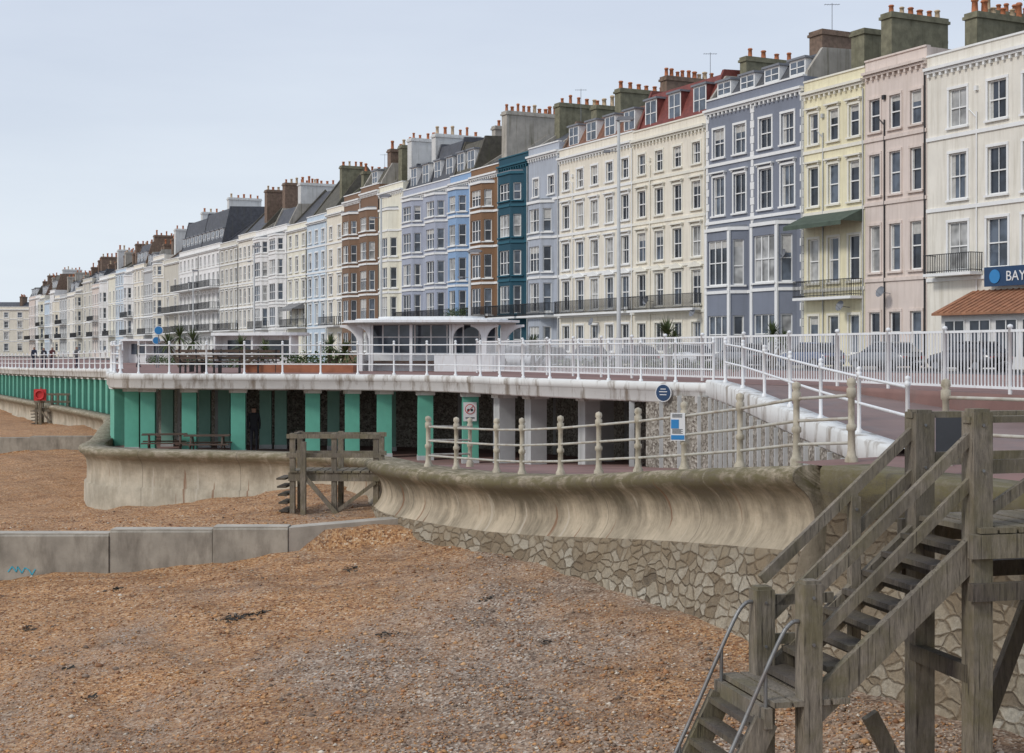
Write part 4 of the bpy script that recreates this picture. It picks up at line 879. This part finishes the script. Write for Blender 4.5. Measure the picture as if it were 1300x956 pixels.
Wl.box(-2.9,2.9,-.06,.06,0,.8,'white_paint'); Wl.box(-2.9,-2.8,-1.0,-.07,0,.75,'white_paint'); Wl.box(2.8,2.9,-1.0,-.07,0,.75,'white_paint'); Wl.box(.3,2.78,-1.07,-.98,0,.7,'white_paint')
Gl.box(-2.8,2.8,-.02,.02,.8,1.98,'glass_mid')
for i in range(9): Wl.box(-2.85+i*.7,-2.79+i*.7,-.04,.04,.8,1.99,'white_paint')
Wl.box(-2.9,2.9,-.05,.05,1.45,1.50,'white_paint')
Se.box(-2.7,2.7,-.5,-.07,.40,.46,'bench_wood'); Se.box(-2.7,2.7,.07,.5,.40,.46,'bench_wood'); T.done()
# far smaller shelters
for (x,y) in ((-38,150),(-17,96)):
    T=Thing('seafront_shelter',(x,y,-1.3),-.3); a=T.p('roof'); a.prism(stad(7,3.2),'z',2.3,2.5,'white_paint'); c=T.p('walls'); c.box(-2.8,2.8,-.06,.06,0,2.3,'white_paint'); c.box(-2.4,-.3,-.09,-.062,.9,2.0,'glass_mid'); c.box(.3,2.4,-.09,-.062,.9,2.0,'glass_mid')
    for xx in (-2.8,0,2.8): c.box(xx-.07,xx+.07,-1.2,-.07,0,2.3,'white_paint')
    T.done()

# ------------------------------------------------------------------ lamps, signs
def lamp(x,y,z,h,rot=0):
    T=Thing('street_lamp',(x,y,z),rot); p_=T.p('pole'); l_=T.p('lantern')
    p_.lathe((0,0,0),[(.16,0),(.16,.25),(.13,.3),(.12,1.4),(.09,1.5),(.06,h),(0,h)],10,'pier_grey')
    p_.cyl((0,0,h-.1),(.3,0,h+.02),.035,.03,8,'pier_grey'); p_.cyl((-.0,0,h-1.3),(-.4,0,h-1.27),.02,.02,6,'lead')
    l_.prism([(-.1,h+.0),(-.02,h+.14),(.5,h+.16),(.66,h+.06),(.6,h+.0)],'y',-.12,.12,'lead'); l_.box(.05,.5,-.09,.09,h-.06,h-.001,'sign_white')
    l_.box(-.62,-.36,-.08,.08,h-1.34,h-1.24,'lead')
    return T.done()
lamp(4.5,60,-.9,10.6,-.2); lamp(-8.1,88,-1.1,10.6,-.2); lamp(-23.2,128,-1.3,10.6,-.2); lamp(-37,165,-1.4,10.6,-.2); lamp(-2.2,74,-.9,6.0,-.2)
def roundsign(name,x,y,z,h,r,mat,rot=0,pole=True):
    T=Thing(name,(x,y,z),rot); 
    if pole: T.p('pole').cyl((0,0,0),(0,0,h+r*.5),.035,.035,8,'lead')
    d=T.p('plate'); d.cyl((0,-.05,h),(0,-.07,h),r,r,24,'sign_white'); d.cyl((0,-.072,h),(0,-.08,h),r*.86,r*.86,24,mat); return T.done()
roundsign('traffic_sign',-24.6,99,-1.2,2.6,.32,'sign_mid',.2); roundsign('traffic_sign',-24.9,99.6,-1.2,1.9,.28,'sign_mid',.2)
# plaque on the deck edge
T=Thing('round_plaque',(4.08,37.75,0),math.radians(-35)); d=T.p('a'); d.cyl((0,-.11,-1.12),(0,-.13,-1.12),.24,.24,24,'sign_white'); d.cyl((0,-.131,-1.12),(0,-.14,-1.12),.215,.215,24,'sign_blue'); d.box(-.12,.12,-.145,-.141,-1.1,-1.08,'sign_white'); d.box(-.1,.1,-.145,-.141,-1.18,-1.16,'sign_white'); d.box(-.08,.08,-.145,-.141,-1.03,-1.01,'sign_white'); T.done()
T=Thing('notice_sign',(2.98,25.55,0),-.25); d=T.p('a'); d.box(-.13,.13,-.02,0,-1.62,-1.12,'sign_white'); d.box(-.12,.12,-.026,-.021,-1.60,-1.52,'sign_mid'); d.box(-.12,.02,-.026,-.021,-1.40,-1.24,'sign_mid')
for i in range(5): d.box(-.10,.09-.03*(i%2),-.026,-.021,-1.49+i*.018,-1.482+i*.018,'sign_dark'); d.box(-.10,.08,-.026,-.021,-1.2+i*.014,-1.195+i*.014,'sign_dark')
T.done()
T=Thing('no_cycling_sign',(-1.4,47.3,0),.12); d=T.p('a'); d.box(-.22,.22,-.04,-.01,-2.35,-1.72,'sign_white'); d.cyl((0,-.042,-1.95),(0,-.05,-1.95),.17,.17,20,'sign_red'); d.cyl((0,-.051,-1.95),(0,-.055,-1.95),.145,.145,20,'sign_white'); d.cyl((-.06,-.057,-1.98),(-.06,-.06,-1.98),.045,.045,12,'sign_dark'); d.cyl((.06,-.057,-1.98),(.06,-.06,-1.98),.045,.045,12,'sign_dark'); d.beam((-.11,-.063,-2.06),(.11,-.063,-1.84),.006,.02,'sign_red'); d.box(-.15,.15,-.048,-.041,-2.26,-2.22,'sign_dark'); T.done()
T=Thing('information_board',(5.75,18.6,-1.66),-.35); d=T.p('board'); d.box(-.20,.20,-.03,.03,.28,.82,'sign_dark'); d.box(-.17,.17,-.036,-.031,.32,.78,'sign_dark'); l_=T.p('legs'); l_.box(-.19,-.14,-.025,.025,0,.28,'iron_black'); l_.box(.14,.19,-.025,.025,0,.28,'iron_black'); T.done()
# life ring on its post by the far steps
T=Thing('life_ring',(-33.0,99.6,-4.05),0); a=T.p('post'); a.box(-.05,.05,-.05,.05,-1.5,1.5,'timber'); d=T.p('housing'); d.box(-.42,.42,-.2,-.06,.55,1.35,'sign_red'); 
for i in range(18):
    t_=2*math.pi*i/18; t2=2*math.pi*(i+1)/18; d.cyl((.3*math.cos(t_),-.25,.95+.3*math.sin(t_)),(.3*math.cos(t2),-.25,.95+.3*math.sin(t2)),.07,.07,6,'sign_red',False)
T.done()

# ------------------------------------------------------------------ planting
def leafclump(mb,c,r,n,size,mat):
    for _ in range(n):
        u=Vector((random.gauss(0,1),random.gauss(0,1),random.gauss(0,1))).normalized()*(random.random()**.4)
        p=Vector((c[0]+u.x*r[0]*random.uniform(.8,1.15),c[1]+u.y*r[1],c[2]+u.z*r[2])); d=Vector((random.uniform(-1,1),random.uniform(-1,1),random.uniform(-.3,1))).normalized(); e=d.cross(Vector((random.random(),random.random(),random.random()))).normalized(); s=size*random.uniform(.6,1.3)
        mb.quad([p-e*s*.3,p+d*s*.5-e*s*.1,p+d*s,p+d*s*.5+e*s*.35],mat)
def palm(x,y,z,heads,name='cabbage_palm'):
    T=Thing(name,(x,y,z)); tk=T.p('trunk'); lf=T.p('crown')
    for hx,hy,hh,L in heads:
        tk.cyl((0,0,0),(hx*.5,hy*.5,hh*.55),.11,.09,8,'bark'); tk.cyl((hx*.5,hy*.5,hh*.55),(hx,hy,hh),.09,.06,8,'bark')
        for i in range(95):
            az=random.uniform(0,6.283); el=random.uniform(-.7,1.45); l=L*random.uniform(.75,1.1); d=Vector((math.cos(az)*math.cos(el),math.sin(az)*math.cos(el),math.sin(el))); s_=Vector((-math.sin(az),math.cos(az),0))*.035
            p=Vector((hx,hy,hh)); a_=p+d*l*.55; b_=p+d*l+Vector((0,0,-l*.22*math.cos(el)))
            lf.quad([p-s_*.6,a_-s_,b_,a_+s_,p+s_*.6],'leaf_palm')
    return T.done()
palm(7.0,64,-.9,[(0,0,1.6,.95),(.3,.1,1.2,.8)]); palm(13.1,71.5,-.9,[(0,0,1.7,.9),(.5,.1,1.3,.8)])
palm(-22.2,95,-1.1,[(0,0,2.0,1.2),(.9,0,1.7,1.1),(-.8,.1,1.5,1.1)])
palm(-7.2,56.3,-.65,[(0,0,.8,.6),(.6,0,.6,.6)]); palm(.9,62,-.9,[(0,0,1.0,.7),(.6,0,.8,.6)]); palm(-16,84,-1.0,[(0,0,1.2,.9),(1.4,0,1.0,.9)])
def hedge(name,x0,y0,x1,y1,z,h,w,dens=90):
    T=Thing(name,(0,0,0)); m_=T.p('foliage'); L=math.hypot(x1-x0,y1-y0); k=max(2,int(L/.7))
    for i in range(k):
        f=(i+.5)/k; leafclump(m_,(x0+(x1-x0)*f,y0+(y1-y0)*f,z+h*.45*random.uniform(.8,1.15)),(L/k*.8,w,h*.5),dens,.17,'leaf')
    return T.done()
hedge('planter_shrubs',-10,56.3,-6.5,56.1,-.6,.6,.3,80); hedge('promenade_hedge',-30,118,-17,92,-1.2,.8,.8,60); hedge('promenade_hedge',-6,75,-14,90,-1.05,.75,.7,60)
hedge('promenade_hedge',2,68,9.5,60,-.92,.55,.5,70); hedge('balcony_hedge',*st(64.5,1.2)[:2],*st(69.5,1.2)[:2],2.9,1.1,.35,120)

# ------------------------------------------------------------------ cars
def cpaint(nm,col):
    m,nt,b=base(nm); b.inputs['Base Color'].default_value=c4(col); b.inputs['Roughness'].default_value=.3; b.inputs['Coat Weight'].default_value=.5; M[nm]=m
for nm,c in (('car_white',(.60,.61,.62)),('car_silver',(.30,.32,.34)),('car_black',(.02,.02,.025)),('car_blue',(.04,.07,.15)),('car_red',(.2,.03,.03)),('car_grey',(.12,.13,.14))): cpaint(nm,c)
def car(t_,b_,mat,flip=False):
    q=st(t_,b_); kk=min(1,max(0,(t_-20)/60)); T=Thing('parked_car',(q.x,q.y,-1.03-.5*kk),ROT+(math.pi if flip else 0)); B_=T.p('body'); G=T.p('windows'); Wh=T.p('wheels')
    def loft(mb,rings,mat):
        vs=[]
        for x,zl,zh,w in rings: vs+=[(x,-w*.92,zl),(x,-w,zl+(zh-zl)*.35),(x,-w*.98,zh-(zh-zl)*.2),(x,-w*.86,zh),(x,w*.86,zh),(x,w*.98,zh-(zh-zl)*.2),(x,w,zl+(zh-zl)*.35),(x,w*.92,zl)]
        fs=[(i*8+k,i*8+(k+1)%8,(i+1)*8+(k+1)%8,(i+1)*8+k) for i in range(len(rings)-1) for k in range(8)]+[tuple(range(8)),tuple(range((len(rings)-1)*8,len(rings)*8))]
        mb.add(vs,fs,mat,True)
    loft(B_,[(-2.08,.38,.72,.70),(-1.98,.26,.9,.82),(-1.2,.22,.96,.88),(1.1,.22,.94,.88),(1.85,.25,.80,.84),(2.1,.36,.66,.70)],mat)
    loft(G,[(-1.85,.85,.95,.76),(-1.25,.85,1.40,.68),(.25,.85,1.43,.68),(1.15,.85,.95,.76)],'glass_dark')
    loft(B_,[(-1.32,1.36,1.42,.62),(-1.1,1.38,1.47,.66),(.1,1.38,1.49,.66),(.32,1.36,1.44,.62)],mat)
    for s_ in (-1,1): B_.box(-.49,-.41,s_*.70-.02,s_*.70+.02,.9,1.4,mat)
    for xx in (-1.3,1.3):
        for s_ in (-1,1): Wh.cyl((xx,s_*.70,.31),(xx,s_*.9,.31),.31,.31,16,'rubber'); Wh.cyl((xx,s_*.9,.31),(xx,s_*.905,.31),.19,.19,12,'lead')
    B_.box(2.02,2.1,-.65,-.4,.55,.66,'sign_white'); B_.box(2.02,2.1,.4,.65,.55,.66,'sign_white'); B_.box(-2.08,-2.02,.45,.68,.6,.75,'sign_red'); B_.box(-2.08,-2.02,-.68,-.45,.6,.75,'sign_red')
    return T.done()
cs=['car_silver','car_black','car_grey','car_blue','car_grey','car_white','car_grey','car_silver','car_black','car_grey','car_blue','car_white']
for i,c in enumerate(cs): car(-8+i*6.2+random.uniform(-.3,.3),5.3,c)
car(31,12.6,'car_white',True); car(90,12.6,'car_black',True)

# ------------------------------------------------------------------ people
def person(x,y,z,rot,h,jacket,legs,stride=.0,lean=0):
    nm='walking_person' if stride else 'standing_person'
    J=[('pel',0,0,.53,.085),('ch',.0,.01,.72,.10),('nk',0,.0,.83,.035),('hd',0,-.01,.90,.058),('tp',0,-.005,.965,.045),
       ('sl',-.10,0,.80,.045),('el',-.125,.02,.63,.03),('hl',-.12,-.03,.49,.022),('sr',.10,0,.80,.045),('er',.125,.02,.63,.03),('hr',.12,-.03,.49,.022),
       ('l1',-.05,0,.50,.055),('kl',-.055,-stride*.5,.28,.038),('fl',-.055,-stride+.0,.04,.027),('tl',-.055,-stride-.07,.02,.022),
       ('r1',.05,0,.50,.055),('kr',.055,stride*.3,.28,.038),('fr',.055,stride+.02,.04,.027),('tr',.055,stride-.05,.02,.022)]
    E_=[(0,1),(1,2),(2,3),(3,4),(1,5),(5,6),(6,7),(1,8),(8,9),(9,10),(0,11),(11,12),(12,13),(13,14),(0,15),(15,16),(16,17),(17,18)]
    me=bpy.data.meshes.new(nm); me.from_pydata([(a*h,b_*h,c*h) for _,a,b_,c,_ in J],E_,[])
    o=bpy.data.objects.new(nm,me); scene.collection.objects.link(o); o.location=(x,y,z+EZ); o.rotation_euler=(0,0,rot)
    o.modifiers.new('skin','SKIN'); sb=o.modifiers.new('sub','SUBSURF'); sb.levels=2; sb.render_levels=2
    if len(me.skin_vertices):
        for i,j in enumerate(J): me.skin_vertices[0].data[i].radius=(j[4]*h,j[4]*h*.85)
        me.skin_vertices[0].data[0].use_root=True
    else: print('NO SKIN LAYER')
    m,nt,b=base('clothes_'+nm); tc=nt.nodes.new('ShaderNodeTexCoord'); sp=nt.nodes.new('ShaderNodeSeparateXYZ'); nt.links.new(tc.outputs['Object'],sp.inputs[0]); dv=mathn(nt,'DIVIDE',sp.outputs[2],h)
    r=ramp(nt,[(0,(.03,.025,.02)),(.045,legs),(.52,jacket),(.845,(.42,.25,.18)),(.93,(.05,.035,.025))],'CONSTANT'); nt.links.new(dv,r.inputs[0]); nt.links.new(r.outputs[0],b.inputs['Base Color']); b.inputs['Roughness'].default_value=.9; me.materials.append(m)
    return o
person(-9.6,52.9,-3.78,.3,1.74,(.03,.03,.035),(.03,.03,.04))
for i,(x,y,c) in enumerate([(-37.2,113,(.03,.03,.04)),(-36.4,112.6,(.10,.03,.03)),(-38.3,114,(.04,.05,.08)),(-35.2,115,(.2,.2,.2)),(-31,118,(.03,.04,.03))]): person(x,y,-1.42,.4*i,1.7+.03*i,c,(.03,.035,.06),.09)
person(-5.2,66,-.95,1,1.7,(.05,.05,.07),(.03,.03,.04),.08)

# aerials and satellite dishes
def dish(x,z):
    p=st(x,.3); T2=Thing('satellite_dish',(p.x,p.y,z),ROT); a=T2.p('dish')
    a.T=Matrix.Translation((0,.35,0))@Matrix.Rotation(-1.2,4,'X'); a.lathe((0,0,0),[(0,0),(.15,.02),(.28,.08),(.33,.12)],14,'lead'); a.T=Matrix.Identity(4)
    a.cyl((0,-.3,-.05),(0,.35,0),.02,.02,6,'lead'); a.cyl((0,.35,-.2),(.02,.75,.1),.012,.012,5,'lead'); T2.done()
for x,z in ((10,3.3),(13.5,2.6),(19,6.0),(35,3.6),(43,2.2),(29,2.6)): dish(x,z)
def aerial(t_,b_,z0,h):
    p=st(t_,b_); T2=Thing('tv_aerial',(p.x,p.y,z0)); a=T2.p('a'); a.cyl((0,0,-1.5),(0,0,h),.025,.02,5,'lead'); a.cyl((-.5,0,h-.1),(.5,0,h-.1),.015,.015,4,'lead')
    for i in range(6): a.cyl((-.45+i*.17,-.2,h-.1),(-.45+i*.17,.2,h-.1),.01,.01,4,'lead')
    T2.done()
aerial(20,-4,20.6,1.8); aerial(53,-4,20.5,1.8); aerial(96,-3,20,2); aerial(33,-3.5,20,1.6)

# ------------------------------------------------------------------ world, sun, camera
w=bpy.data.worlds.new('World'); scene.world=w; w.use_nodes=True; nt=w.node_tree; bg=nt.nodes['Background']
elev=math.radians(38); sd=Vector((-.80,-.60,0)).normalized()
sky=nt.nodes.new('ShaderNodeTexSky'); sky.sky_type='NISHITA'; sky.sun_disc=False; sky.sun_elevation=elev; sky.sun_rotation=math.atan2(sd.x,sd.y); sky.air_density=1.2; sky.dust_density=3
tc=nt.nodes.new('ShaderNodeTexCoord'); sp=nt.nodes.new('ShaderNodeSeparateXYZ'); nt.links.new(tc.outputs['Generated'],sp.inputs[0])
gr=nt.nodes.new('ShaderNodeValToRGB'); e=gr.color_ramp.elements; e[0].position=0; e[0].color=(.76,.83,.89,1); e[1].position=.28; e[1].color=(.58,.64,.755,1)
nt.links.new(sp.outputs[2],gr.inputs[0])
cl=noise(nt,mapped(nt,tc.outputs['Generated'],(1.2,1.2,6)),1.8,6,.55); cr=ramp(nt,[(.35,(.90,.91,.935)),(.65,(1.0,1.0,1.0))]); nt.links.new(cl,cr.inputs[0])
c=mixc(nt,1.0,gr.outputs[0],cr.outputs[0],'MULTIPLY')
vm=nt.nodes.new('ShaderNodeVectorMath'); vm.operation='SCALE'; vm.inputs['Scale'].default_value=9.0; nt.links.new(c,vm.inputs[0])
mx=nt.nodes.new('ShaderNodeMix'); mx.data_type='RGBA'; mx.inputs[0].default_value=.92; nt.links.new(sky.outputs[0],mx.inputs[6]); nt.links.new(vm.outputs[0],mx.inputs[7])
nt.links.new(mx.outputs[2],bg.inputs['Color']); bg.inputs['Strength'].default_value=.126
L=bpy.data.lights.new('sun','SUN'); L.energy=1.5; L.angle=math.radians(11); L.color=(1,.965,.91)
lo=bpy.data.objects.new('sun',L); scene.collection.objects.link(lo)
dirv=Vector((-sd.x*math.cos(elev),-sd.y*math.cos(elev),-math.sin(elev))); lo.rotation_euler=dirv.to_track_quat('-Z','Y').to_euler(); lo.location=(-30,-30,60)
cam=bpy.data.cameras.new('camera'); co=bpy.data.objects.new('camera',cam); scene.collection.objects.link(co); co.location=(0,0,EZ); co.rotation_euler=(math.pi/2,0,0)
cam.lens=50; cam.sensor_width=36; cam.shift_y=-.0254; cam.clip_end=9000; cam.clip_start=.1; scene.camera=co
scene.view_settings.view_transform='Standard'; scene.view_settings.look='None'; scene.view_settings.exposure=0
